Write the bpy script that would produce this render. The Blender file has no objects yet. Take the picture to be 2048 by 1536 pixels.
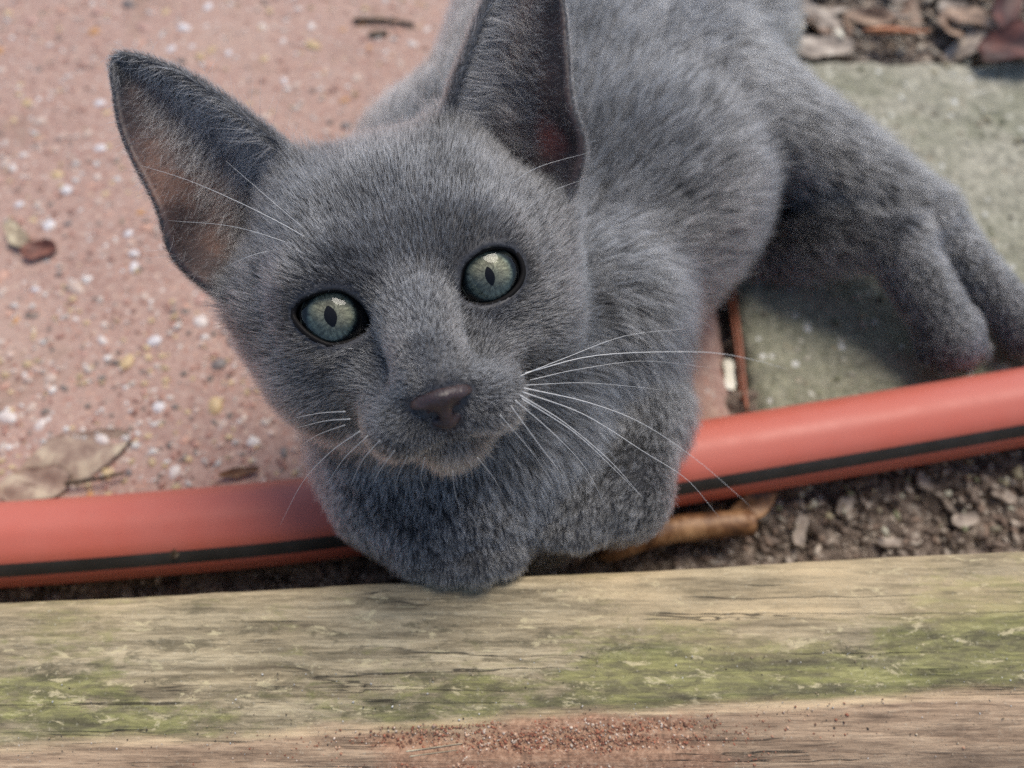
import bpy, math, random
import numpy as np
from mathutils import Vector, Matrix

random.seed(7)
RNG = np.random.default_rng(11)
sc = bpy.context.scene
COL = sc.collection

# ------------------------------------------------------------------ camera
H = 210.0                                  # camera height above the paving, mm
PITCH = math.radians(62.0)                 # looking down at the kitten
FPX = 1607.0                               # focal length in photo pixels (2048 wide)
cp, sp = math.cos(PITCH), math.sin(PITCH)
CAM = np.array([0.0, 0.0, H])
FWD = np.array([0.0, cp, -sp])
UPV = np.array([0.0, sp, cp])
RGT = np.array([1.0, 0.0, 0.0])
MM = 0.001

cam_d = bpy.data.cameras.new("camera")
cam = bpy.data.objects.new("camera", cam_d)
COL.objects.link(cam)
cam.location = (0, 0, H * MM)
cam.rotation_euler = (math.pi / 2 - PITCH, 0, 0)
cam_d.sensor_width = 36.0
cam_d.lens = FPX / 2048 * 36.0
cam_d.clip_start = 0.005
cam_d.clip_end = 100.0
cam_d.dof.use_dof = True
cam_d.dof.focus_distance = 0.143
cam_d.dof.aperture_fstop = 10.0
sc.camera = cam

# ------------------------------------------------------------------ light
SUN_AZ, SUN_EL = 30.0, 63.0                # behind the kitten, a little to the right
world = bpy.data.worlds.new("World")
sc.world = world
world.use_nodes = True
wn = world.node_tree.nodes
wl = world.node_tree.links
sky = wn.new("ShaderNodeTexSky")
sky.sky_type = 'NISHITA'
sky.sun_disc = False
sky.sun_elevation = math.radians(SUN_EL)
sky.sun_rotation = math.radians(SUN_AZ)
sky.air_density = 0.9
sky.dust_density = 1.5
sky.ozone_density = 0.9
bg = wn["Background"]
bg.inputs["Strength"].default_value = 0.078
wl.new(sky.outputs[0], bg.inputs["Color"])
sun_d = bpy.data.lights.new("sun", 'SUN')
sun_d.energy = 1.5
sun_d.angle = math.radians(34)
sun_d.color = (1.0, 0.93, 0.83)
sun = bpy.data.objects.new("sun", sun_d)
COL.objects.link(sun)
_az, _el = math.radians(SUN_AZ), math.radians(SUN_EL)
_to = Vector((math.sin(_az) * math.cos(_el), math.cos(_az) * math.cos(_el), math.sin(_el)))
sun.rotation_euler = _to.to_track_quat('Z', 'Y').to_euler()
sun.location = (0.3, 1.0, 2.0)

vs = sc.view_settings
vs.view_transform = 'Standard'
vs.look = 'None'
vs.exposure = 0.95
vs.gamma = 1.0
vs.use_curve_mapping = False
sc.render.engine = 'CYCLES'
sc.cycles.max_bounces = 8
sc.cycles.sample_clamp_indirect = 3.0
sc.cycles.use_denoising = False
try:
    sc.cycles_curves.shape = 'RIBBONS'
    sc.cycles_curves.subdivisions = 2
except Exception:
    pass


# ------------------------------------------------------------------ helpers
def px(u, v, d):
    """a point seen at photo pixel (u, v), d mm along the view axis (world mm)"""
    return CAM + d * (FWD + (u - 1024) / FPX * RGT + (768 - v) / FPX * UPV)


def on_z(u, v, z):
    """where the sight line of pixel (u, v) meets the level z mm"""
    r = FWD + (u - 1024) / FPX * RGT + (768 - v) / FPX * UPV
    return CAM + (z - H) / r[2] * r


def tag(o, label=None, cat=None, group=None, kind=None):
    if label: o["label"] = label
    if cat: o["category"] = cat
    if group: o["group"] = group
    if kind: o["kind"] = kind
    return o


def mesh_obj(name, verts, faces, mat=None, parent=None, smooth=True, scale=MM):
    me = bpy.data.meshes.new(name)
    v = np.asarray(verts, dtype=np.float32) * scale
    if isinstance(faces, np.ndarray):
        n, k = faces.shape
        me.vertices.add(len(v)); me.vertices.foreach_set("co", v.ravel())
        me.loops.add(n * k); me.loops.foreach_set("vertex_index", faces.astype(np.int32).ravel())
        me.polygons.add(n)
        me.polygons.foreach_set("loop_start", np.arange(0, n * k, k, dtype=np.int32))
        me.update(calc_edges=True)
        me.validate()
    else:
        me.from_pydata([tuple(map(float, p)) for p in v], [], faces)
        me.update()
    if smooth:
        me.polygons.foreach_set("use_smooth", np.ones(len(me.polygons), dtype=bool))
    if mat: me.materials.append(mat)
    o = bpy.data.objects.new(name, me)
    COL.objects.link(o)
    if parent is not None: o.parent = parent
    return o


def hash3(ix, iy, iz, seed=0):
    h = (ix.astype(np.int64) * 374761393 + iy.astype(np.int64) * 668265263 + iz.astype(np.int64) * 2147483647 + seed * 974711) & 0x7fffffff
    h = ((h ^ (h >> 13)) * 1274126177) & 0x7fffffff
    h = ((h ^ (h >> 16)) * 668265263) & 0x7fffffff
    return (h ^ (h >> 11)) % 1000003 / 1000003.0


def vnoise(P, s, seed=0):
    """value noise in [-1, 1]; P (n,3) in mm, s the cell size"""
    q = P / s
    f = np.floor(q)
    t = q - f
    t = t * t * (3 - 2 * t)
    f = f.astype(np.int64)
    r = 0
    for dx in (0, 1):
        for dy in (0, 1):
            for dz in (0, 1):
                w = (t[:, 0] if dx else 1 - t[:, 0]) * (t[:, 1] if dy else 1 - t[:, 1]) * (t[:, 2] if dz else 1 - t[:, 2])
                r = r + w * hash3(f[:, 0] + dx, f[:, 1] + dy, f[:, 2] + dz, seed)
    return r * 2 - 1


def nrm(a):
    return a / np.maximum(np.linalg.norm(a, axis=-1, keepdims=True), 1e-9)


# node helpers
class NT:
    def __init__(self, name):
        self.m = bpy.data.materials.new(name)
        self.m.use_nodes = True
        self.t = self.m.node_tree
        self.n = self.t.nodes
        self.l = self.t.links
        self.b = self.n["Principled BSDF"]

    def add(self, kind, **kw):
        nd = self.n.new(kind)
        for k, v in kw.items():
            setattr(nd, k, v)
        return nd

    def link(self, a, b):
        self.l.new(a, b)

    def coords(self, which="Object", scale=(1, 1, 1), rot=(0, 0, 0), loc=(0, 0, 0)):
        tc = self.add("ShaderNodeTexCoord")
        mp = self.add("ShaderNodeMapping")
        mp.inputs["Scale"].default_value = scale
        mp.inputs["Rotation"].default_value = rot
        mp.inputs["Location"].default_value = loc
        self.link(tc.outputs[which], mp.inputs["Vector"])
        return mp.outputs[0]

    def noise(self, vec, scale, detail=4, rough=0.55, dist=0.0):
        nd = self.add("ShaderNodeTexNoise")
        nd.inputs["Scale"].default_value = scale
        nd.inputs["Detail"].default_value = detail
        nd.inputs["Roughness"].default_value = rough
        nd.inputs["Distortion"].default_value = dist
        self.link(vec, nd.inputs["Vector"])
        return nd.outputs["Fac"]

    def voronoi(self, vec, scale, out="Distance", feature='F1'):
        nd = self.add("ShaderNodeTexVoronoi", feature=feature)
        nd.inputs["Scale"].default_value = scale
        self.link(vec, nd.inputs["Vector"])
        return nd.outputs[out]

    def ramp(self, fac, stops, interp='LINEAR'):
        nd = self.add("ShaderNodeValToRGB")
        cr = nd.color_ramp
        cr.interpolation = interp
        while len(cr.elements) > 1: cr.elements.remove(cr.elements[-1])
        for i, (p, c) in enumerate(stops):
            e = cr.elements[0] if i == 0 else cr.elements.new(p)
            e.position = p
            if not isinstance(c, (tuple, list)): c = (c, c, c)
            e.color = (*c[:3], 1)
        self.link(fac, nd.inputs[0])
        return nd.outputs["Color"]

    def mix(self, fac, a, b, blend='MIX'):
        nd = self.add("ShaderNodeMix", data_type='RGBA', blend_type=blend)
        for sock, val in ((nd.inputs[0], fac), (nd.inputs[6], a), (nd.inputs[7], b)):
            if isinstance(val, (int, float)): sock.default_value = val
            elif isinstance(val, (tuple, list)): sock.default_value = (*val[:3], 1)
            else: self.link(val, sock)
        return nd.outputs[2]

    def math(self, op, a, b=0.0, clamp=False):
        nd = self.add("ShaderNodeMath", operation=op)
        nd.use_clamp = clamp
        for i, val in enumerate((a, b)):
            if isinstance(val, (int, float)): nd.inputs[i].default_value = val
            else: self.link(val, nd.inputs[i])
        return nd.outputs[0]

    def attr(self, name, out="Fac"):
        nd = self.add("ShaderNodeAttribute")
        nd.attribute_name = name
        return nd.outputs[out]

    def bump(self, height, strength=0.5, dist=0.0005):
        nd = self.add("ShaderNodeBump")
        nd.inputs["Strength"].default_value = strength
        nd.inputs["Distance"].default_value = dist
        self.link(height, nd.inputs["Height"])
        self.link(nd.outputs[0], self.b.inputs["Normal"])
        return nd

    def set(self, **kw):
        for k, v in kw.items():
            s = self.b.inputs[k.replace("_", " ")]
            if isinstance(v, (int, float)): s.default_value = v
            elif isinstance(v, (tuple, list)): s.default_value = (*v[:3], 1)
            else: self.link(v, s)
        return self


def srgb(r, g, b):
    f = lambda c: (c / 12.92 if c <= 0.04045 else ((c + 0.055) / 1.055) ** 2.4)
    return (f(r / 255), f(g / 255), f(b / 255))


# surface nets --------------------------------------------------------------
def surface_nets(F, org, h):
    """quad mesh of the zero level of the grid F (inside negative)"""
    nx, ny, nz = F.shape
    S = F < 0
    cnt = np.zeros((nx - 1, ny - 1, nz - 1), np.int8)
    for dx in (0, 1):
        for dy in (0, 1):
            for dz in (0, 1):
                cnt += S[dx:nx - 1 + dx, dy:ny - 1 + dy, dz:nz - 1 + dz]
    act = (cnt > 0) & (cnt < 8)
    I = np.argwhere(act)
    idx = np.full(act.shape, -1, np.int32)
    idx[act] = np.arange(len(I))
    corners = np.array([(a, b, c) for a in (0, 1) for b in (0, 1) for c in (0, 1)])
    val = np.stack([F[I[:, 0] + c[0], I[:, 1] + c[1], I[:, 2] + c[2]] for c in corners], 1)
    acc = np.zeros((len(I), 3)); num = np.zeros(len(I))
    for a in range(8):
        for b in range(a + 1, 8):
            if np.abs(corners[a] - corners[b]).sum() != 1: continue
            fa, fb = val[:, a], val[:, b]
            m = (fa < 0) != (fb < 0)
            t = np.where(m, fa / np.where(m, fa - fb, 1), 0)
            p = corners[a] + t[:, None] * (corners[b] - corners[a])
            acc += np.where(m[:, None], p, 0); num += m
    V = org + h * (I + acc / np.maximum(num, 1)[:, None])
    quads = []
    for ax in range(3):
        a1, a2 = (ax + 1) % 3, (ax + 2) % 3
        sl0 = [slice(None)] * 3; sl1 = [slice(None)] * 3
        sl0[ax] = slice(0, -1); sl1[ax] = slice(1, None)
        m = S[tuple(sl0)] != S[tuple(sl1)]
        E = np.argwhere(m)
        ok = (E[:, a1] > 0) & (E[:, a2] > 0) & (E[:, a1] < F.shape[a1] - 1) & (E[:, a2] < F.shape[a2] - 1)
        E = E[ok]
        e1 = np.zeros(3, int); e1[a1] = 1
        e2 = np.zeros(3, int); e2[a2] = 1
        q = [E - e1 - e2, E - e2, E, E - e1]
        Q = np.stack([idx[c[:, 0], c[:, 1], c[:, 2]] for c in q], 1)
        flip = ~S[E[:, 0], E[:, 1], E[:, 2]]
        Q[flip] = Q[flip][:, ::-1]
        quads.append(Q)
    Q = np.concatenate(quads)
    return V, Q[(Q >= 0).all(1)]


def smin(a, b, k):
    hh = np.clip(0.5 + 0.5 * (b - a) / k, 0, 1)
    return b + (a - b) * hh - k * hh * (1 - hh)


def smax(a, b, k):
    return -smin(-a, -b, k)


def s_ell(P, c, r, R=None):
    q = P - np.asarray(c, float)
    if R is not None: q = q @ R
    r = np.asarray(r, float)
    k0 = np.linalg.norm(q / r, axis=1)
    k1 = np.linalg.norm(q / (r * r), axis=1)
    return np.where(k1 > 1e-9, k0 * (k0 - 1) / np.maximum(k1, 1e-9), -r.min())


def s_cap(P, a, b, ra, rb):
    a = np.asarray(a, float); b = np.asarray(b, float)
    ab = b - a
    t = np.clip(((P - a) @ ab) / (ab @ ab), 0, 1)
    return np.linalg.norm(P - a - t[:, None] * ab, axis=1) - (ra + (rb - ra) * t)


def s_poly(x, y, poly):
    """signed distance to a closed polygon, negative inside"""
    n = len(poly)
    d = np.full(len(x), 1e9); s = np.ones(len(x))
    for i in range(n):
        ax_, ay_ = poly[i]; bx_, by_ = poly[i - 1]
        ex, ey = bx_ - ax_, by_ - ay_
        wx, wy = x - ax_, y - ay_
        t = np.clip((wx * ex + wy * ey) / (ex * ex + ey * ey), 0, 1)
        d = np.minimum(d, (wx - ex * t) ** 2 + (wy - ey * t) ** 2)
        c1, c2, c3 = y >= ay_, y < by_, ex * wy > ey * wx
        s = np.where((c1 & c2 & c3) | (~c1 & ~c2 & ~c3), -s, s)
    return s * np.sqrt(d)


def closed_curve(pts, n):
    """smooth closed curve through pts"""
    pts = np.asarray(pts, float); m = len(pts)
    out = []
    for i in range(n):
        t = i / n * m
        k = int(t); f = t - k
        p0, p1, p2, p3 = pts[(k - 1) % m], pts[k % m], pts[(k + 1) % m], pts[(k + 2) % m]
        out.append(0.5 * (2 * p1 + (p2 - p0) * f + (2 * p0 - 5 * p1 + 4 * p2 - p3) * f * f + (3 * p1 - p0 - 3 * p2 + p3) * f ** 3))
    return np.array(out)


def open_curve(pts, n):
    pts = np.asarray(pts, float)
    P = np.vstack([2 * pts[0] - pts[1], pts, 2 * pts[-1] - pts[-2]])
    m = len(pts) - 1
    out = []
    for i in range(n):
        t = i / (n - 1) * m
        k = min(int(t), m - 1); f = t - k
        p0, p1, p2, p3 = P[k], P[k + 1], P[k + 2], P[k + 3]
        out.append(0.5 * (2 * p1 + (p2 - p0) * f + (2 * p0 - 5 * p1 + 4 * p2 - p3) * f * f + (3 * p1 - p0 - 3 * p2 + p3) * f ** 3))
    return np.array(out)


def tube(path, radii, seg=8, closed=False):
    path = np.asarray(path, float); n = len(path)
    radii = np.broadcast_to(radii, (n,))
    V, Fc = [], []
    if closed: T = nrm(np.roll(path, -1, 0) - np.roll(path, 1, 0))
    else: T = nrm(np.gradient(path, axis=0))
    up = np.array([0.0, 0.0, 1.0])
    if abs(T[0] @ up) > 0.9: up = np.array([1.0, 0, 0])
    x = nrm(np.cross(up, T[0]))
    for i in range(n):
        x = nrm(x - (x @ T[i]) * T[i])
        y = np.cross(T[i], x)
        for j in range(seg):
            a = 2 * math.pi * j / seg
            V.append(path[i] + radii[i] * (math.cos(a) * x + math.sin(a) * y))
    m = n if closed else n - 1
    for i in range(m):
        for j in range(seg):
            a, b = i * seg + j, i * seg + (j + 1) % seg
            c, d = ((i + 1) % n) * seg + (j + 1) % seg, ((i + 1) % n) * seg + j
            Fc.append((a, b, c, d))
    if not closed:
        Fc.append(tuple(range(seg))[::-1])
        Fc.append(tuple((n - 1) * seg + j for j in range(seg)))
    return V, Fc


# ================================================================== MATERIALS
def mat_simple(name, col, rough=0.6, spec=0.5, bumpscale=None, bumpstr=0.3):
    t = NT(name)
    v = t.coords()
    n = t.noise(v, 300, 4)
    c = t.mix(n, tuple(x * 0.75 for x in col), tuple(min(1, x * 1.25) for x in col))
    t.set(Base_Color=c, Roughness=rough)
    t.b.inputs["Specular IOR Level"].default_value = spec
    if bumpscale:
        t.bump(t.noise(v, bumpscale, 5), bumpstr, 0.0004)
    return t.m


def mat_pink_slab():
    t = NT("pink aggregate concrete")
    v = t.coords()
    big = t.noise(v, 14, 5, 0.6)
    fine = t.noise(v, 420, 5, 0.7)
    c = t.ramp(big, [(0.3, srgb(146, 112, 101)), (0.5, srgb(165, 131, 118)), (0.7, srgb(178, 150, 134))])
    c = t.mix(t.ramp(fine, [(0.35, 0.0), (0.7, 1.0)]), c, srgb(190, 162, 148))
    # fine sand grains of several colours
    cell = t.voronoi(v, 620, "Color")
    dist = t.voronoi(v, 620, "Distance")
    sep = t.add("ShaderNodeSeparateColor"); t.link(cell, sep.inputs[0])
    gcol = t.ramp(sep.outputs[1], [(0.0, srgb(120, 80, 70)), (0.35, srgb(188, 140, 120)), (0.6, srgb(210, 185, 165)), (0.85, srgb(140, 120, 112)), (1.0, srgb(225, 215, 205))])
    msk = t.math('MULTIPLY', t.math('GREATER_THAN', sep.outputs[0], 0.55), t.math('LESS_THAN', dist, 0.42))
    c = t.mix(t.math('MULTIPLY', msk, 0.75), c, gcol)
    # earth stains
    st = t.ramp(t.noise(v, 30, 6, 0.65, 0.4), [(0.56, 0.0), (0.72, 0.55)])
    c = t.mix(st, c, srgb(128, 104, 84))
    t.set(Base_Color=c, Roughness=0.85)
    t.bump(t.math('ADD', fine, t.math('MULTIPLY', dist, 0.6)), 0.6, 0.0006)
    return t.m


def mat_moss_slab():
    t = NT("mossy grey concrete")
    v = t.coords()
    fine = t.noise(v, 380, 6, 0.7)
    c = t.ramp(fine, [(0.3, srgb(108, 106, 94)), (0.5, srgb(168, 164, 146)), (0.72, srgb(210, 204, 184))])
    moss = t.ramp(t.noise(v, 26, 6, 0.65, 0.3), [(0.45, 0.0), (0.66, 0.6)])
    mc = t.ramp(t.noise(v, 500, 4, 0.7), [(0.3, srgb(66, 72, 54)), (0.6, srgb(122, 126, 96)), (0.8, srgb(160, 162, 126))])
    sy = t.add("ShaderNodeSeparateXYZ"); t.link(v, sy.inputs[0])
    near = t.ramp(t.math('ADD', sy.outputs[1], t.math('MULTIPLY', t.noise(v, 40, 4), 0.05)), [(0.165, 0.5), (0.225, 0.0)])  # near part: thicker moss, with shade below the hind legs painted in
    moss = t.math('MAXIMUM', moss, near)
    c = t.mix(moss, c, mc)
    cell = t.voronoi(v, 330, "Color"); dist = t.voronoi(v, 330, "Distance")
    sep = t.add("ShaderNodeSeparateColor"); t.link(cell, sep.inputs[0])
    msk = t.math('MULTIPLY', t.math('GREATER_THAN', sep.outputs[0], 0.8), t.math('LESS_THAN', dist, 0.38))
    c = t.mix(msk, c, t.ramp(sep.outputs[1], [(0, srgb(150, 140, 120)), (0.6, srgb(190, 188, 170)), (1, srgb(215, 215, 208))]))
    t.set(Base_Color=c, Roughness=0.92)
    t.bump(t.math('ADD', fine, t.math('MULTIPLY', t.noise(v, 150, 4), 1.2)), 0.9, 0.0012)
    return t.m


def mat_pebble():
    t = NT("pebble stone")
    oi = t.add("ShaderNodeObjectInfo")
    c = t.ramp(oi.outputs["Random"], [(0.0, srgb(226, 218, 212)), (0.14, srgb(206, 186, 172)), (0.42, srgb(205, 160, 140)), (0.58, srgb(206, 180, 132)),
                                      (0.68, srgb(196, 140, 80)), (0.74, srgb(226, 224, 226)), (0.88, srgb(190, 150, 138)), (0.94, srgb(98, 98, 100)), (0.98, srgb(120, 112, 92))], 'CONSTANT')
    v = t.coords()
    n = t.noise(v, 500, 4)
    c = t.mix(t.math('MULTIPLY', n, 0.5), c, srgb(160, 130, 112))
    t.set(Base_Color=c, Roughness=0.45)
    t.bump(n, 0.2, 0.0003)
    return t.m


def mat_vcol(name, rough=0.9, bump=None):
    """stone or earth whose pieces carry their own colour in the attribute 'tint'"""
    t = NT(name)
    v = t.coords()
    c = t.attr("tint", "Color")
    n = t.noise(v, 900, 5, 0.7)
    c = t.mix(t.ramp(n, [(0.3, 0.35), (0.7, 0.0)]), c, (0.03, 0.024, 0.018))
    t.set(Base_Color=c, Roughness=rough)
    t.bump(n, 0.6, 0.0004)
    return t.m


def mat_soil():
    t = NT("dark soil")
    v = t.coords()
    n = t.noise(v, 260, 8, 0.75)
    c = t.ramp(n, [(0.3, srgb(72, 60, 52)), (0.48, srgb(132, 116, 103)), (0.66, srgb(186, 170, 154))])
    t.set(Base_Color=c, Roughness=0.95)
    t.bump(n, 1.0, 0.002)
    return t.m


def mat_wood():
    t = NT("weathered timber")
    v0 = t.coords()
    grain = t.noise(t.coords(scale=(36, 560, 560)), 1.0, 8, 0.68, 0.35)
    fine = t.noise(t.coords(scale=(130, 2300, 2300)), 1.0, 5, 0.65, 0.2)
    speck = t.noise(v0, 1300, 4, 0.75)
    tan = t.ramp(grain, [(0.30, srgb(104, 92, 72)), (0.44, srgb(150, 136, 108)), (0.56, srgb(182, 166, 134)), (0.68, srgb(206, 190, 156))])
    tan = t.mix(t.ramp(fine, [(0.36, 0.55), (0.5, 0.0)]), tan, srgb(96, 86, 66))
    # algae film: keeps to the damp middle of the flat, flaking off along the grain
    damp = t.attr("damp")
    flake = t.noise(t.coords(scale=(110, 300, 300)), 1.0, 9, 0.74, 0.5)
    patch = t.noise(t.coords(scale=(12, 40, 40)), 1.0, 5, 0.65, 0.6)
    amt = t.math('ADD', t.math('ADD', t.math('MULTIPLY', flake, 0.9), t.math('MULTIPLY', patch, 0.6)), t.math('MULTIPLY', damp, 0.48))
    gm = t.ramp(amt, [(1.06, 0.0), (1.12, 0.88)])
    gm = t.math('MULTIPLY', t.math('GREATER_THAN', amt, 1.08), 0.8)
    gm = t.math('MULTIPLY', t.math('MULTIPLY', t.math('SUBTRACT', amt, 1.0), 7.0, True), 0.82)
    green = t.ramp(t.noise(t.coords(scale=(90, 440, 440), loc=(2, 0, 0)), 1.0, 8, 0.72, 0.5), [(0.34, srgb(66, 64, 44)), (0.46, srgb(104, 102, 66)), (0.56, srgb(138, 136, 82)), (0.68, srgb(178, 174, 116))])
    lime = t.ramp(t.noise(t.coords(scale=(18, 130, 130), loc=(5, 3, 0)), 1.0, 6, 0.65, 0.5), [(0.5, 0.0), (0.6, 0.18)])
    green = t.mix(lime, green, srgb(166, 172, 88))
    c = t.mix(gm, tan, green)
    # dark grey grime and pale flakes lifted by the weather
    dirt = t.ramp(t.noise(t.coords(scale=(80, 290, 290), loc=(1, 7, 0)), 1.0, 9, 0.74, 0.7), [(0.53, 0.0), (0.60, 0.62)])
    c = t.mix(dirt, c, srgb(86, 80, 60))
    flk = t.ramp(t.noise(t.coords(scale=(150, 480, 480), loc=(9, 2, 0)), 1.0, 8, 0.72, 0.4), [(0.575, 0.0), (0.62, 0.75)])
    c = t.mix(flk, c, srgb(206, 192, 152))
    pale = t.attr("pale")
    c = t.mix(t.math('MULTIPLY', pale, t.ramp(grain, [(0.36, 0.35), (0.56, 0.92)])), c, srgb(206, 182, 142))
    edge = t.attr("worn")
    brown = t.ramp(grain, [(0.32, srgb(112, 92, 74)), (0.48, srgb(164, 138, 112)), (0.66, srgb(206, 178, 146))])
    brown = t.mix(t.ramp(fine, [(0.36, 0.5), (0.5, 0.0)]), brown, srgb(70, 54, 42))
    c = t.mix(edge, c, brown)
    ridge = t.attr("ridge")
    c = t.mix(t.math('MULTIPLY', ridge, t.ramp(grain, [(0.4, 0.2), (0.55, 0.9)])), c, srgb(222, 196, 156))
    rust = t.attr("rust")
    rm_ = t.math('MULTIPLY', t.math('SUBTRACT', t.math('ADD', rust, t.noise(v0, 260, 6, 0.7)), 0.78), 2.2, True)
    rc = t.ramp(t.noise(v0, 900, 6, 0.75), [(0.34, srgb(104, 74, 58)), (0.5, srgb(168, 124, 96)), (0.66, srgb(208, 168, 138))])
    c = t.mix(t.math('MULTIPLY', rm_, 0.7), c, rc)
    ck = t.ramp(t.noise(t.coords(scale=(6, 210, 210), loc=(3, 1, 0)), 1.0, 4, 0.55, 0.3), [(0.483, 0.0), (0.498, 1.0), (0.512, 0.0)])
    ckm = t.math('MULTIPLY', ck, t.ramp(t.noise(t.coords(scale=(20, 70, 70)), 1.0, 3), [(0.50, 0.0), (0.55, 1.0)]))
    c = t.mix(t.math('MULTIPLY', ckm, 0.95), c, srgb(40, 33, 25))
    c = t.mix(t.ramp(speck, [(0.60, 0.0), (0.70, 0.4)]), c, srgb(214, 206, 182))
    c = t.mix(t.ramp(speck, [(0.30, 0.5), (0.38, 0.0)]), c, srgb(60, 54, 42))
    t.set(Base_Color=c, Roughness=0.9)
    hgt = t.math('SUBTRACT', t.math('ADD', t.math('MULTIPLY', fine, 0.6), t.math('ADD', grain, t.math('MULTIPLY', speck, 0.5))), t.math('MULTIPLY', ckm, 1.6))
    t.bump(hgt, 0.6, 0.0006)
    return t.m


def mat_hose(name, col, rough):
    t = NT(name)
    v = t.coords()
    n = t.noise(v, 60, 5, 0.6)
    c = t.mix(t.ramp(n, [(0.35, 0.0), (0.75, 0.35)]), col, tuple(min(1, x * 0.8 + 0.09) for x in col))
    sp_ = t.ramp(t.noise(v, 520, 4, 0.7), [(0.66, 0.0), (0.74, 0.4)])
    c = t.mix(sp_, c, srgb(150, 110, 96))
    t.set(Base_Color=c, Roughness=t.ramp(t.noise(v, 120, 5), [(0.3, rough - 0.06), (0.7, rough + 0.1)]))
    t.bump(t.noise(t.coords(scale=(60, 900, 900)), 1.0, 3), 0.06, 0.0003)
    return t.m


def mat_skin():
    """kitten skin: grey under the coat, bare brownish pink in the ears ('inner')"""
    t = NT("kitten skin")
    v = t.coords()
    n = t.noise(v, 260, 5, 0.6)
    grey = t.mix(n, (0.028, 0.028, 0.032), (0.05, 0.05, 0.056))
    ear = t.ramp(t.noise(v, 70, 4), [(0.3, srgb(44, 36, 37)), (0.5, srgb(72, 56, 52)), (0.7, srgb(108, 80, 67))])
    c = t.mix(t.attr("inner"), grey, ear)
    c = t.mix(t.attr("raw"), c, srgb(186, 92, 72))
    c = t.mix(t.attr("lip"), c, srgb(58, 36, 35))
    t.set(Base_Color=c, Roughness=0.55)
    t.link(t.math("MULTIPLY", t.attr("inner"), 0.25), t.b.inputs["Subsurface Weight"])
    t.b.inputs["Subsurface Radius"].default_value = (1.0, 0.4, 0.25)
    t.b.inputs["Subsurface Scale"].default_value = 0.002
    t.bump(n, 0.2, 0.0003)
    return t.m


def mat_fur(name, dark, mid, tip, rough=0.38):
    m = bpy.data.materials.new(name)
    m.use_nodes = True
    nt = m.node_tree
    nt.nodes.remove(nt.nodes["Principled BSDF"])
    out = nt.nodes["Material Output"]
    hb = nt.nodes.new("ShaderNodeBsdfHairPrincipled")
    hb.parametrization = 'COLOR'
    hb.inputs["Roughness"].default_value = rough
    hb.inputs["Radial Roughness"].default_value = 0.5
    hb.inputs["IOR"].default_value = 1.5
    hb.inputs["Random Roughness"].default_value = 0.2
    ci = nt.nodes.new("ShaderNodeHairInfo")
    ta = nt.nodes.new("ShaderNodeAttribute"); ta.attribute_name = "tint"
    wa = nt.nodes.new("ShaderNodeAttribute"); wa.attribute_name = "warm"
    cr = nt.nodes.new("ShaderNodeValToRGB")
    e = cr.color_ramp.elements
    e[0].position = 0.0; e[0].color = (*dark, 1)
    e[1].position = 1.0; e[1].color = (*tip, 1)
    k = cr.color_ramp.elements.new(0.55); k.color = (*mid, 1)
    nt.links.new(ci.outputs["Intercept"], cr.inputs[0])
    mul = nt.nodes.new("ShaderNodeMix"); mul.data_type = 'RGBA'; mul.blend_type = 'MULTIPLY'; mul.inputs[0].default_value = 1.0
    mr = nt.nodes.new("ShaderNodeMapRange")
    mr.inputs["To Min"].default_value = 0.12; mr.inputs["To Max"].default_value = 2.0
    nt.links.new(ta.outputs["Fac"], mr.inputs["Value"])
    cm = nt.nodes.new("ShaderNodeCombineColor")
    for i in range(3): nt.links.new(mr.outputs[0], cm.inputs[i])
    nt.links.new(cr.outputs[0], mul.inputs[6]); nt.links.new(cm.outputs[0], mul.inputs[7])
    wm = nt.nodes.new("ShaderNodeMix"); wm.data_type = 'RGBA'
    nt.links.new(wa.outputs["Fac"], wm.inputs[0]); nt.links.new(mul.outputs[2], wm.inputs[6])
    wm.inputs[7].default_value = (0.13, 0.10, 0.08, 1)
    nt.links.new(wm.outputs[2], hb.inputs["Color"])
    nt.links.new(hb.outputs[0], out.inputs["Surface"])
    return m


def mat_iris():
    t = NT("green grey iris")
    v = t.coords()
    sx = t.add("ShaderNodeSeparateXYZ"); t.link(v, sx.inputs[0])
    r = t.math('MULTIPLY', t.math('SQRT', t.math('ADD', t.math('POWER', sx.outputs[0], 2.0), t.math('POWER', sx.outputs[1], 2.0))), 1000.0)   # mm
    ang = t.math('ARCTAN2', sx.outputs[1], sx.outputs[0])
    cmb = t.add("ShaderNodeCombineXYZ")
    t.link(t.math('MULTIPLY', ang, 2.6), cmb.inputs[0]); t.link(t.math('MULTIPLY', r, 0.35), cmb.inputs[1])
    fib = t.noise(cmb.outputs[0], 3.0, 6, 0.65, 0.5)
    mot = t.noise(v, 1000, 6, 0.75, 0.9)
    c = t.ramp(t.math('DIVIDE', r, 5.15), [(0.0, srgb(100, 104, 92)), (0.25, srgb(124, 127, 110)), (0.45, srgb(144, 143, 120)), (0.68, srgb(152, 154, 128)), (0.78, srgb(128, 138, 122)), (0.84, srgb(52, 66, 64)), (0.91, srgb(12, 14, 16)), (1.0, srgb(6, 6, 7))])
    dk = t.ramp(t.math('ADD', t.math('MULTIPLY', fib, 0.5), t.math('MULTIPLY', mot, 0.5)), [(0.38, 0.30), (0.5, 1.0), (0.60, 1.75)])
    c = t.mix(1.0, c, dk, 'MULTIPLY')
    blue = t.ramp(t.noise(v, 240, 3), [(0.42, 0.0), (0.68, 0.3)])
    c = t.mix(blue, c, srgb(112, 124, 112))
    t.set(Base_Color=c, Roughness=0.6)
    t.b.inputs["Specular IOR Level"].default_value = 0.1
    return t.m


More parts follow.
